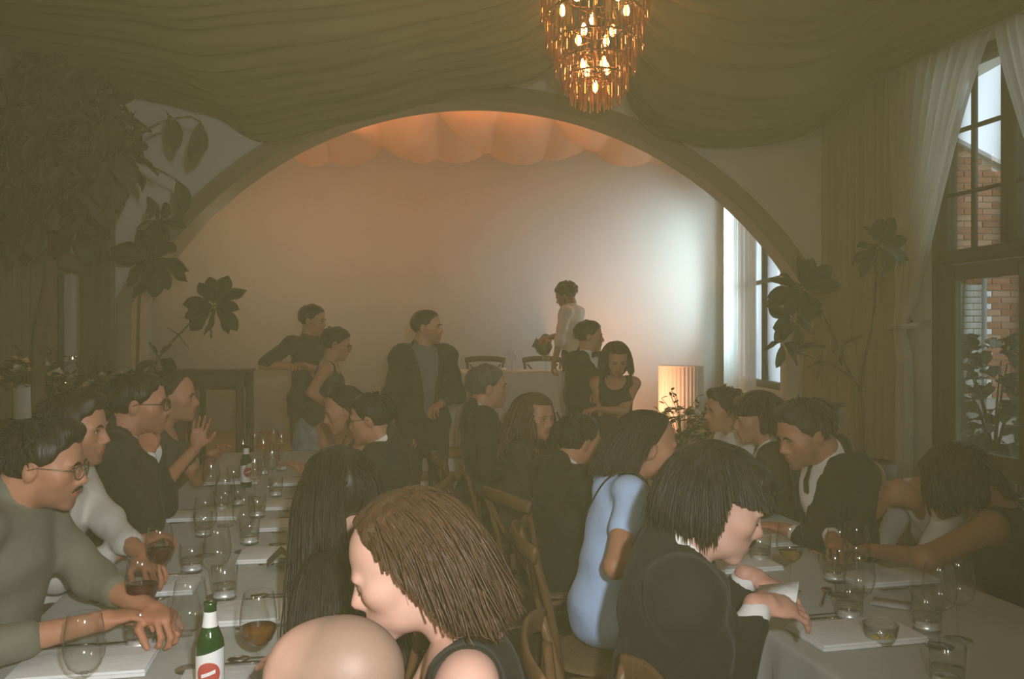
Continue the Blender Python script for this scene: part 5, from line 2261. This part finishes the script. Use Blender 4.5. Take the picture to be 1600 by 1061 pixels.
# urn with greenery on a stand, behind the smiling man
Y0 = 5.6
base = P(1286, 0, Y0)
t = thing('urn_on_stand', 'dark urn with low greenery on a tall stand behind the smiling man', 'planter', (base[0], Y0, 0))
z1 = P(0, 690, Y0)[2]
MB().lathe([(0, 0), (.14, 0), (.14, .03), (.05, .06), (.04, z1 - .06), (.10, z1 - .02), (.11, z1), (0, z1)], n=24).obj('stand', pot_m, t)
MB().lathe([(0, z1), (.07, z1), (.085, z1 + .05), (.105, z1 + .14), (.10, z1 + .19), (.115, z1 + .21), (.10, z1 + .205), (0, z1 + .18)], n=28).obj('urn', pot_m, t)
ls = leaf_mesh('leaf', .07, .035, leaf_m2, .3, .002, 5, False)
for i in range(50):
    a = rl.uniform(0, 2 * PI)
    put_leaf(ls, t, (.07 * math.cos(a) * rl.random(), .07 * math.sin(a) * rl.random(), z1 + .18 + .07 * rl.random()), (math.cos(a), math.sin(a), rl.uniform(-.1, .9)), rl.uniform(-.5, .5), rl.uniform(.7, 1.2))

# ------------------------------------------------------------------ flower arrangements
petal_y = mat('yellow_petal', (.70, .50, .20), .7, .2, 30)
petal_w = mat('cream_petal', (.70, .62, .50), .7, .12, 30)
petal_p = mat('peach_petal', (.62, .34, .22), .7, .15, 30)
twig_m = mat('green_stem', (.06, .07, .03), .7, .2, 30)


def blossom(material, r):
    m = MB()
    for ring, (n, tilt, rr) in enumerate(((6, .25, 1), (5, .75, .75), (4, 1.15, .5))):
        for i in range(n):
            a = 2 * PI * i / n + ring * .5
            V = np.zeros((4, 3, 3))
            for u in range(4):
                for w_ in range(3):
                    x = (w_ - 1) * .45 * r * math.sin(PI * (.15 + .75 * u / 3))
                    y = rr * r * u / 3
                    z = y * math.tan(tilt) * .6 + .12 * r * abs(w_ - 1)
                    V[u, w_] = rotz(a) @ np.array((x, y * math.cos(tilt), z))
            m.grid(V)
    m.sphere((0, 0, .15 * r), r * .22, 8, 5)
    return m.mesh('blossom', material)


BL = [blossom(petal_y, .030), blossom(petal_w, .036), blossom(petal_p, .032)]


def bouquet(t, z, rad, h, n_fl, n_lf, rl, kinds=(0, 1, 2), nsprig=10):
    for i in range(n_fl):
        a, k = rl.uniform(0, 2 * PI), math.sqrt(rl.random())
        zz = z + h * (1 - .6 * k * k) * rl.uniform(.45, 1)
        p = np.array((rad * k * math.cos(a), rad * k * math.sin(a), zz))
        MB().tube([(p[0] * .25, p[1] * .25, z), p * (.7, .7, 1) - (0, 0, .05), p], .0028, 5).obj('stem', twig_m, t)
        put_leaf(BL[rl.choice(kinds)], t, p, (math.cos(a) * .4, 1, .0), rl.uniform(-.8, .8), rl.uniform(.8, 1.3), 'blossom')
    for i in range(n_lf):
        a, k = rl.uniform(0, 2 * PI), math.sqrt(rl.random())
        zz = z + h * (1 - .75 * k * k) * rl.uniform(.1, .95)
        put_leaf(ls, t, (rad * k * math.cos(a), rad * k * math.sin(a), zz), (math.cos(a), math.sin(a), rl.uniform(-.2, 1.0)), rl.uniform(-.6, .6), rl.uniform(.8, 1.4))
    for i in range(nsprig):
        a = rl.uniform(0, 2 * PI)
        e = rl.uniform(.5, 1.15)
        tip = np.array((rad * e * math.cos(a), rad * e * math.sin(a), z + h * rl.uniform(.8, 1.35)))
        MB().tube(catmull([(0, 0, z), tip * (.4, .4, 1) - (0, 0, h * .4), tip], 4), .002, 4).obj('sprig', twig_m, t)
        for k in range(5):
            f = .55 + .45 * k / 4
            put_leaf(ls, t, np.array((tip[0] * f, tip[1] * f, z + (tip[2] - z) * f)), (rl.uniform(-1, 1), rl.uniform(-1, 1), .4), rl.uniform(-.5, .5), .55)


p = P(1066, 712, 5.35)
t = thing('flower_arrangement', 'vase of yellow and cream flowers at the far end of the right table', 'flowers', (p[0], p[1], 0))
zt = .751
t.location.z = zt
MB().lathe([(0, 0), (.05, 0), (.055, .02), (.075, .09), (.065, .15), (.07, .16), (.06, .15), (.06, .03), (0, .02)], n=24).obj('vase', pot_m, t)
bouquet(t, .14, .20, .28, 24, 90, rl, (0, 0, 1, 2))

# left sideboard with vases and bottles, very dim
side_m = mat('dark_sideboard_wood', (.070, .048, .028), .55, .25, 8, .1, 30, stretch=(1, 6, 6))
t = thing('sideboard', 'dark sideboard along the left wall under the narrow window', 'sideboard', lw(.95, -.36, 0), math.atan2(LE[1], LE[0]))
z1 = 1.06
MB().box((-.75, -.24, z1 - .04), (1.6, .24, z1), bev=.006).obj('top', side_m, t)
MB().box((-.72, -.22, .1), (1.57, .22, z1 - .04)).obj('body', side_m, t)
for i in range(4):
    x = -.70 + i * .57
    for s_ in (-1, 1):
        d = MB().box((x, s_ * .225 - .006, .14), (x + .54, s_ * .225 + .006, z1 - .08), bev=.004).obj('cabinet_door', side_m, t)
        MB().sphere((x + .48, s_ * .24, .6), .013, 8, 6).obj('knob', brass, d)
for x in (-.66, 1.5):
    for y in (-.18, .18):
        MB().box((x - .03, y - .03, 0), (x + .03, y + .03, .1)).obj('foot', side_m, t)


def on_side(px, Y):
    return np.array(((px - 800) / FPX * Y, Y, z1))


def side_pt(px, back=-.36):
    """point on the sideboard's middle line seen at pixel column px"""
    u = (px - 800) / FPX
    o = lw(0, back, 0)
    s_ = (u * o[1] - o[0]) / (LE[0] - u * LE[1])
    q = o + LE * s_
    q[2] = z1
    return q


cream_vase = mat('cream_ceramic', (.36, .35, .29), .5, .1, 10)
for px, r, h, lab in ((45, .085, .24, 'pale cylinder vase of white flowers on the left sideboard'), (112, .06, .13, 'low dark bowl of mixed flowers on the left sideboard'), (165, .05, .12, 'small dark vase of leafy sprigs at the right of the left sideboard')):
    q = side_pt(px)
    t = thing('flower_vase', lab, 'flowers', q, 0, 'flowers on the sideboard')
    MB().lathe([(0, 0), (r * .9, 0), (r, .02), (r, h - .01), (r * .95, h), (r * .86, h - .01), (r * .86, .03), (0, .02)], n=24).obj('vase', cream_vase if px == 45 else pot_m, t)
    bouquet(t, h - .02, .17, .20, 12 if px < 150 else 3, 50, rl, (1, 1, 0) if px < 150 else (1,), 5)
for px, h, lab in ((84, .26, 'slim dark bottle standing behind the flowers on the left sideboard'), (100, .22, 'short dark bottle right of the slim bottle on the left sideboard'), (60, .20, 'dark bottle beside the pale vase on the left sideboard')):
    q = side_pt(px, -.42)
    t = thing('liquor_bottle', lab, 'bottle', q, 0, 'bottles on the sideboard')
    MB().lathe([(0, 0), (.034, 0), (.036, .01), (.036, h * .58), (.014, h * .76), (.0125, h * .97), (.014, h), (0, h)], n=20).obj('glass_body', mat('dark_bottle_glass', (.03, .028, .018), .08, .1, 10, spec=.7), t)
    MB().lathe([(.0365, h * .16), (.0367, h * .46)], n=20).obj('paper_label', cream_vase, t)
# votive lights glinting among them
flame_m = mat('candle_flame', (1, .6, .2), .5, 0, emit=(1, .62, .25), estr=14)
for px, py, lab in ((103, 565, 'upper glinting tealight in a glass on the left sideboard'), (103, 602, 'lower glinting tealight in a glass on the left sideboard')):
    q = side_pt(px, -.20)
    Yq = q[1]
    z = P(px, py, Yq)[2]
    b = z1 if py > 580 else z1
    hh = max(.05, z - b + .02)
    t = thing('tealight', lab, 'candle', (q[0] + (0 if py > 580 else .0), q[1] + (0 if py > 580 else .10), b), 0, 'tealights on the sideboard')
    MB().lathe([(0, 0), (.024, 0), (.02, .01), (.008, .02), (.008, hh - .045), (.026, hh - .03), (.028, hh + .02), (.0268, hh + .02), (.0245, hh - .022), (0, hh - .022)], n=18).obj('holder', glass_m, t)
    MB().lathe([(0, hh - .02), (.018, hh - .02), (.018, hh - .008), (0, hh - .008)], n=14).obj('wax', cream_vase, t)
    MB().lathe([(0, hh - .006), (.0045, hh), (.003, hh + .008), (0, hh + .016)], n=8).obj('flame', flame_m, t)

# tall dark open console beside the arch's left foot
Y0 = 7.1
a, b = P(246, 576, Y0), P(388, 576, Y0)
cm = mat('dark_console_wood', (.060, .046, .030), .55, .25, 9, .1, 30, stretch=(1, 6, 6))
t = thing('console', 'tall dark wooden open console standing left of the standing couple', 'console', ((a[0] + b[0]) / 2, Y0, 0))
hw, zt = (b[0] - a[0]) / 2, a[2]
MB().box((-hw - .01, -.17, zt - .03), (hw + .01, .17, zt), bev=.006).obj('top', cm, t)
for y in (-.15, .13):
    MB().box((-hw, y, zt - .165), (hw, y + .02, zt - .03)).obj('apron', cm, t)
for x in (-hw, hw - .055):
    for y in (-.16, .105):
        MB().box((x, y, 0), (x + .055, y + .055, zt - .03), bev=.004).obj('leg', cm, t)
x = P(308, 0, Y0)[0] - t.location.x
for y in (-.15, .11):
    MB().box((x - .02, y, .12), (x + .02, y + .04, zt - .165)).obj('upright', cm, t)
MB().box((-hw + .02, -.14, .12), (hw - .02, .14, .145)).obj('shelf', cm, t)

# ------------------------------------------------------------------ on the stage
Yc = 8.9
c = P(806, 0, Yc)
t = thing('sweetheart_table', 'small white-clothed table up on the stage with two dark chairs behind it', 'table', (c[0], Yc, STAGE))
zt = P(0, 579, Yc)[2] - STAGE
wx, wy = .62, .36
MB().box((-wx + .02, -wy + .02, zt - .035), (wx - .02, wy - .02, zt - .010)).obj('tabletop', table_wood, t)
for x in (-wx + .1, wx - .1):
    for y in (-wy + .08, wy - .08):
        MB().tube([(x, y, 0), (x, y, zt - .035)], .02, 8).obj('leg', table_wood, t)
n = 160
tt = np.linspace(0, 2 * PI, n + 1)[:-1]
sx, sy = np.sign(np.cos(tt)) * np.abs(np.cos(tt)) ** .22, np.sign(np.sin(tt)) * np.abs(np.sin(tt)) ** .22
f = np.sin(tt * 23) + .5 * np.sin(tt * 37 + 1)
rows = [np.stack([np.zeros(n), np.zeros(n), np.full(n, zt)], 1)]
for k, z, o, am in ((.97, zt, 0, 0), (1, zt - .003, .0, 0), (1, zt - .02, .006, .002), (1, zt - .15, .018, .012), (1, zt - .4, .03, .024), (1, .03, .045, .034)):
    rows.append(np.stack([sx * (wx * k + o + am * f), sy * (wy * k + o + am * f), np.full(n, z)], 1))
MB().grid(np.stack(rows, 1), close_u=True).obj('tablecloth', mat('stage_tablecloth', (.52, .52, .45), .85, .05, 6, .3, 16), t)
for px, lab in ((757, 'dark cross-back chair behind the left half of the stage table'), (849, 'dark cross-back chair behind the right half of the stage table')):
    q = P(px, 0, 9.22)
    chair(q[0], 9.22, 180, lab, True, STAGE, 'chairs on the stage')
for px, Yq, lab in ((800, 8.85, 'wine glass alone on the left half of the stage table'), (853, 8.8, 'wine glass under the pitcher on the stage table')):
    q = P(px, 0, Yq)
    wine_glass((q[0], q[1], STAGE + zt + .001), lab, None, .13, 'wine glasses on the stage table', 1.0)
q = P(787, 0, 8.8)
tumbler((q[0], q[1], STAGE + zt + .001), 'small tumbler left of the lone wine glass on the stage table', 0, .034, .09, 'glass on the stage table')

# fluted pedestal
Yp = 9.0
q = P(1064, 0, Yp)
t = thing('fluted_pedestal', 'white fluted column pedestal glowing pink at the right of the stage', 'pedestal', (q[0], Yp, STAGE))
zt = P(0, 571, Yp)[2] - STAGE
n = 36 * 6
th = np.arange(n) * 2 * PI / n
r = .236 - .013 * np.abs(np.sin(th * 18)) ** .7 * -1 - .013
rows = [np.stack([r * np.cos(th), r * np.sin(th), np.full(n, z)], 1) for z in np.linspace(0.0, zt - .012, 6)]
m = MB().grid(np.stack(rows, 1), close_u=True)
m.obj('fluted_shaft', stage_white, t)
MB().lathe([(0, zt - .014), (.238, zt - .014), (.242, zt - .008), (.242, zt), (0, zt)], n=64).obj('top_disc', stage_white, t, auto=30)

# far right table with plates, mostly dark
t = thing('side_table', 'small dark side table at the right frame edge holding glass plates', 'table', (2.62, 4.15, 0))
MB().lathe([(0, .70), (.40, .70), (.42, .715), (.42, .74), (0, .74)], n=40).obj('tabletop', side_m, t, auto=30)
MB().lathe([(0, 0), (.22, 0), (.21, .03), (.05, .07), (.04, .65), (.12, .70), (0, .70)], n=20).obj('pedestal_leg', side_m, t)
dish_m = mat('grey_glass_plate', (.30, .32, .29), .15, .1, 20, spec=.7)
for i, (x, y, z, lab) in enumerate(((2.50, 4.0, .741, 'greyish glass plate at the near side of the dark side table'), (2.72, 4.12, .741, 'second greyish glass plate, farther right on the dark side table'))):
    p = thing('plate', lab, 'plate', (x, y, z), 0, 'plates on the side table')
    MB().lathe([(0, .0), (.06, 0), (.10, .012), (.125, .02), (.126, .022), (.10, .016), (.06, .004), (0, .004)], n=36).obj('dish', dish_m, p)
t = thing('tealight', 'tealight glass glinting on the dark side table at the right', 'candle', (2.56, 4.28, .741))
MB().lathe([(0, 0), (.03, 0), (.034, .10), (.0325, .10), (.028, .008), (0, .008)], n=20).obj('holder', glass_m, t)
MB().lathe([(0, .009), (.022, .009), (.022, .03), (0, .03)], n=16).obj('wax', cream_vase, t)
# ------------------------------------------------------------------ the cast
DK = (.028, .025, .019)
BLK = (.013, .012, .009)


def W(px, py, Y):
    return P(px, py, Y)


def seat_chair(r, label, back=.0, group='cross-back chairs', drz=0):
    root, Rz, w = r
    q = w + Rz @ np.array((0, .02 - back, 0))
    chair(q[0], q[1], math.degrees(math.atan2(Rz[1, 0], Rz[0, 0])) + drz, label, False, 0, group)


# --- left table, left side
r = person('person with round spectacles and moustache in a green-grey shirt, front left', (68, 728, 2.35), -84, 'shirt', (.17, .17, .125), 'quiff', 'black', noff=(0, .04, -.07),
           lean=(10, 0), look=(4, 8, 0), hands=(W(232, 950, 2.28), W(150, 972, 2.18)), skin='tan', stubble=.55, moustache=True, beard=False, specs='round', near=True, sleeve=.72,
           curl=(.75, .4), palm=(None, None), seed=3, jaw=1.03, nose=1.1, group=None)
r = person('person in a white shirt behind the round-spectacled man, reaching for red wine', (118, 672, 2.92), -88, 'shirt', (.58, .57, .51), 'quiff', 'dark',
           lean=(10, 0), look=(0, 4, 0), hands=(W(222, 868, 2.75), W(212, 850, 2.95)), skin='tan', stubble=.6, seed=4, sleeve=.80, curl=(.6, .5))
r = person('person in dark suit and spectacles with clasped hands, third along the left side', (218, 632, 3.55), -76, 'suit', DK, 'short', 'black',
           lean=(4, 0), look=(0, 2, 0), hands=(W(240, 700, 3.62), W(232, 712, 3.45)), skin='tan', specs='dark', seed=5, tie=True, curl=(.8, .8), hs=1.06, stubble=.35,
           poles=((-.4, .1, -1), (.8, -.2, -1)))
r = person('person in dark top gesturing with raised hand, farthest along the left side', (272, 622, 4.15), -82, 'capdress', (.060, .054, .040), 'back', 'dark', fem=True,
           lean=(4, 0), look=(0, 0, 0), hands=(W(335, 712, 4.2), W(306, 700, 4.0)), skin='tan', seed=6, skirt=.4, curl=(.2, .15), hairlen=.28, sleeve=.3,
           palm=(None, (0.3, -.6, .3)), fdir=(None, (.25, -.1, 1)))

# --- left table, right side
r = person('person with a shaven head at the bottom edge, seen from behind', (522, 1098, 1.22), 78, 'shirt', (.050, .045, .036), 'shaved', 'dark', noff=(0, .05, -.05),
           lean=(36, 0), look=(0, 16, 0), hands=(W(330, 1180, 1.35), W(430, 1220, 1.1)), skin='fair', shaved=.80, near=True, seed=7, hs=1.0)
seat_chair(r, 'cross-back chair under the shaven-headed person')
r = person('person with loose shoulder-length brown hair and bare shoulder, looking down', (636, 886, 1.60), 94, 'dress', BLK, 'swept', 'chestnut', fem=True,
           lean=(12, 0), look=(-4, 22, 0), hands=(W(470, 1085, 1.65), W(520, 1110, 1.5)), skin='fair', near=True, seed=8, skirt=.4, closed=True, hs=1.02, nose=1.15, hairlen=.26)
seat_chair(r, 'cross-back chair under the brown-haired woman')
r = person('person with very long straight dark hair, face turned away, at the left table', (527, 778, 2.36), 68, 'capdress', (.36, .40, .36), 'long', 'dark', fem=True,
           noff=(0, .07, -.04), lean=(3, 0), look=(-42, 8, 0), hands=None, skin='light', near=True, seed=9, skirt=.4, hairlen=.50, sleeve=.12, hs=1.05)
seat_chair(r, 'cross-back chair under the long-haired woman in pale green')
r = person('person in dark suit and dark-rimmed spectacles facing left before the standing guests', (580, 655, 4.2), 84, 'suit', DK, 'short', 'black',
           lean=(4, 0), look=(0, 8, 0), hands=(W(500, 740, 4.25), W(515, 745, 4.05)), skin='tan', specs='dark', seed=10, tie=True)
seat_chair(r, 'cross-back chair under the spectacled man facing left')
r = person('person with bare shoulders and bowed head beyond the spectacled man facing left', (536, 642, 4.75), 112, 'dress', (.05, .045, .036), 'back', 'dark', fem=True,
           lean=(6, 0), look=(0, 16, 0), hands=(W(470, 730, 4.8), W(490, 735, 4.6)), skin='tan', seed=11, skirt=.4, hairlen=.2)

# --- standing guests
r = person('person standing in black shirt with folded hands, leftmost before the stage', (489, 501, 7.0), -128, 'shirt', (.040, .036, .027), 'short', 'dark', sit=False,
           lean=(3, 0), look=(26, 6, 0), hands=(W(478, 572, 6.75), W(466, 574, 6.8)), skin='tan', seed=12, sleeve=.50, poles=((-1, -.2, -.25), (1, -.2, -.25)), curl=(.6, .6))
r = person('person standing in spectacles, dark vest top and blue-white patterned skirt', (524, 538, 6.55), -84, 'capdress', None, 'short', 'dark', fem=True, sit=False,
           lean=(7, 0), look=(0, 14, 0), skin='tan', specs='dark', seed=13, skirt=.25, tcol_=None) if False else None
pat = mat('blue_white_floral', (.26, .29, .30), .85, .85, 24, .3, 30)
r = person('person standing in spectacles, dark vest top and blue-white patterned skirt', (526, 538, 6.5), -84, 'dress', (.055, .052, .045), 'short', 'dark', fem=True, sit=False,
           lean=(8, 0), look=(0, 14, 0), hands=(W(545, 640, 6.4), W(520, 640, 6.3)), skin='tan', specs='dark', seed=13, skirt=1.0)
S = Solid()
root, Rz, w = r
S.cap((0, -.06, .86), (0, -.05, .30), .150, .215, k=.03)
v, q = S.mesh(.014, lambda X, Y, Z: .010 * np.sin(22 * np.arctan2(Y + .05, X)) * np.clip((1.0 - Z) * 1.3, 0, 1))
MB().add(v, q).obj('skirt', pat, root)
r = person('person standing in a dark blazer over a blue-grey open shirt, looking right', (667, 512, 6.0), -158, 'jacket', DK, 'crop', 'dark', sit=False,
           lean=(0, 0), look=(58, 0, 0), hands=(W(688, 632, 5.85), W(640, 668, 5.9)), skin='tan', stubble=.4, seed=14, shirtcol=(.125, .125, .125), vdepth=-.14, open_front=.015, trousers=(.045, .04, .034), curl=(.7, .5))
# bride's party by the stage
r = person('person in a black tuxedo and bow tie standing before the stage, looking right', (921, 526, 6.8), -128, 'suit', BLK, 'short', 'dark', sit=False,
           lean=(0, 0), look=(34, 2, 0), hands=(W(935, 615, 6.55), None), skin='tan', seed=15, tie='bow', vdepth=.14, curl=(.6, .4), nose=1.2)
r = person('person with dark bob in sleeveless black dress, looking down beside the tuxedo', (963, 563, 6.4), 176, 'dress', BLK, 'bob', 'black', fem=True, sit=False,
           lean=(3, 0), look=(8, 20, 0), hands=(W(938, 640, 6.2), W(985, 655, 6.3)), skin='tan', seed=16, skirt=.2, hairlen=.2)
# waiter
r = person('person with curly hair in white shirt pouring from a pitcher on the stage', (884, 462, 8.72), 62, 'shirt', (.62, .58, .48), 'curly', 'dark', sit=False, base=STAGE,
           lean=(6, 0), look=(14, 24, 0), hands=(W(866, 566, 8.50), W(856, 528, 8.62)), skin='brown', seed=17, sleeve=.62, curl=(.7, .9), beard=True, trousers=BLK)
q = W(850, 543, 8.62)
t = thing('pitcher', 'round dark metal pitcher tilted by the waiter over the stage table', 'pitcher', q)
pm = MB().lathe([(0, -.075), (.045, -.073), (.078, -.04), (.086, 0), (.074, .045), (.048, .075), (.045, .10), (.056, .115), (.053, .115), (.042, .10), (.044, .075), (.070, .043), (0, .03)], n=28)
pm.xf(roty(-1.1), (0, 0, 0)).obj('jug', mat('pewter', (.10, .092, .075), .35, .2, 20, metal=.7), t)
MB().tube(catmull([(.045, 0, .075), (.115, 0, .055), (.125, 0, -.01), (.078, 0, -.035)], 6), .009, 8).xf(roty(-1.1), (0, 0, 0)).obj('handle', MATS['pewter'], t)

# --- between the tables
r = person('person with grey hair in a dark suit sitting sideways before the stage table', (762, 606, 5.05), -78, 'suit', DK, 'short', 'gray',
           lean=(-2, 0), look=(0, 0, 0), hands=(W(812, 722, 5.05), W(820, 740, 4.85)), skin='tan', seed=18, tie=True, shirtcol=(.55, .62, .66), hs=1.05)
seat_chair(r, 'cross-back chair under the grey-haired man')
r = person('person with wavy brown hair glancing over the shoulder, right of the grey-haired man', (838, 652, 4.75), -100, 'capdress', (.046, .040, .032), 'wavy', 'brown', fem=True,
           lean=(6, 0), look=(-36, 6, 0), hands=(W(900, 740, 4.8), W(890, 745, 4.6)), skin='tan', seed=19, skirt=.4, hairlen=.30, sleeve=.5)
seat_chair(r, 'cross-back chair under the wavy-haired woman')
r = person('person in dark suit seen from behind, left of the woman in pale blue', (905, 690, 3.95), -62, 'suit', BLK, 'short', 'black',
           lean=(8, 0), look=(0, 6, 0), skin='tan', seed=33, hands=(W(960, 775, 4.1), W(965, 780, 3.9)))
seat_chair(r, 'cross-back chair under the dark-suited person seen from behind')

# --- right table, left side
r = person('person in pale blue lace dress leaning in at the right table', (1012, 700, 3.05), -84, 'capdress', (.45, .63, .92), 'back', 'dark', fem=True,
           noff=(0, .04, -.075), lean=(11, 0), look=(0, 4, 0), hands=(W(1075, 850, 3.05), W(1052, 880, 2.82)), skin='tan', seed=20, sleeve=.24, skirt=.35, hairlen=.17, bag=True, near=True, hs=1.02)
seat_chair(r, 'cross-back chair under the woman in pale blue', .0)
r = person('person in black suit with thick hair over the ears, reading a card', (1120, 790, 1.93), -92, 'suit', BLK, 'mop', 'black',
           noff=(0, .035, -.050), lean=(6, 0), look=(0, 20, 0), hands=(W(1168, 900, 2.12), W(1184, 945, 1.92)), fdir=((1, .1, -.35), (1, .35, -.15)), skin='fair', seed=21, near=True, closed=True, tie=True, moustache=True, hs=1.0, curl=(.35, .35),
           palm=((.3, 0, -1), (-.2, .4, -1)), poles=((-.3, -.5, -1), (.30, -.35, -1)))
seat_chair(r, 'cross-back chair under the young man with thick dark hair')
LH = r
q = W(1214, 928, 2.02)
o = tag(MB().box((-.05, -.035, -.0015), (.05, .035, .0015)).obj('menu_card', napkin_m), 'white folded card held by the young man with thick dark hair', 'card')
o.location = tuple(q)
o.rotation_euler = (.5, -.25, -.6)

# --- right table, right side
r = person('person in white shirt with swept dark hair, nearest the flowers', (1132, 642, 4.75), 98, 'shirt', (.70, .69, .64), 'quiff', 'black',
           lean=(8, 0), look=(0, 4, 0), hands=(W(1080, 755, 4.8), W(1070, 760, 4.6)), skin='tan', seed=22)
r = person('person in dark jacket and open white collar, second from the flowers', (1182, 655, 4.2), 74, 'suit', DK, 'mop', 'black',
           lean=(8, 0), look=(10, 8, 0), hands=(W(1120, 775, 4.2), W(1125, 785, 4.0)), skin='tan', seed=23, vdepth=.05, open_front=.03)
r = person('person in a dark suit and black tie smiling down, right side of the right table', (1258, 679, 3.45), 104, 'suit', BLK, 'quiff', 'dark',
           noff=(0, .05, -.07), lean=(10, 0), look=(0, 18, 0), hands=(W(1235, 830, 3.35), W(1300, 840, 3.15)), skin='tan', seed=24, tie=True, stubble=.5, hs=1.08, open_front=.012, vdepth=.10)
r = person('person in a white blouse with dark hair bent low over the right table', (1352, 768, 3.35), 92, 'blouse', (.60, .59, .52), 'bun', 'dark', fem=True,
           noff=(0, .09, -.10), lean=(44, 0), look=(10, 44, 0), hands=(W(1322, 868, 3.25), W(1335, 862, 3.45)), skin='tan', seed=25, sleeve=.55, skirt=.4, seat=.50)
r = person('person with bare shoulder in dark dress leaning on one arm, far right', (1486, 754, 2.95), 52, 'dress', (.022, .022, .024), 'long', 'dark', fem=True,
           noff=(0, .05, -.09), lean=(20, 0), look=(-30, 20, 0), hands=(W(1364, 860, 2.86), None), skin='brown', seed=26, skirt=.4, hairlen=.16, seat=.50,
           poles=((-.6, -.6, .1), None))

# the two red wine glasses held at the left
wine_glass((float(W(250, 0, 2.72)[0]), 2.72, float(W(0, 975, 2.72)[2]) if False else .752), 'red wine glass under the white-shirted man\'s hand', red_wine, .150, 'red wine glasses')
wine_glass(tuple(W(222, 1000, 2.33)[:2]) + (.752,), 'red wine glass held by the round-spectacled man', red_wine, .150, 'red wine glasses')
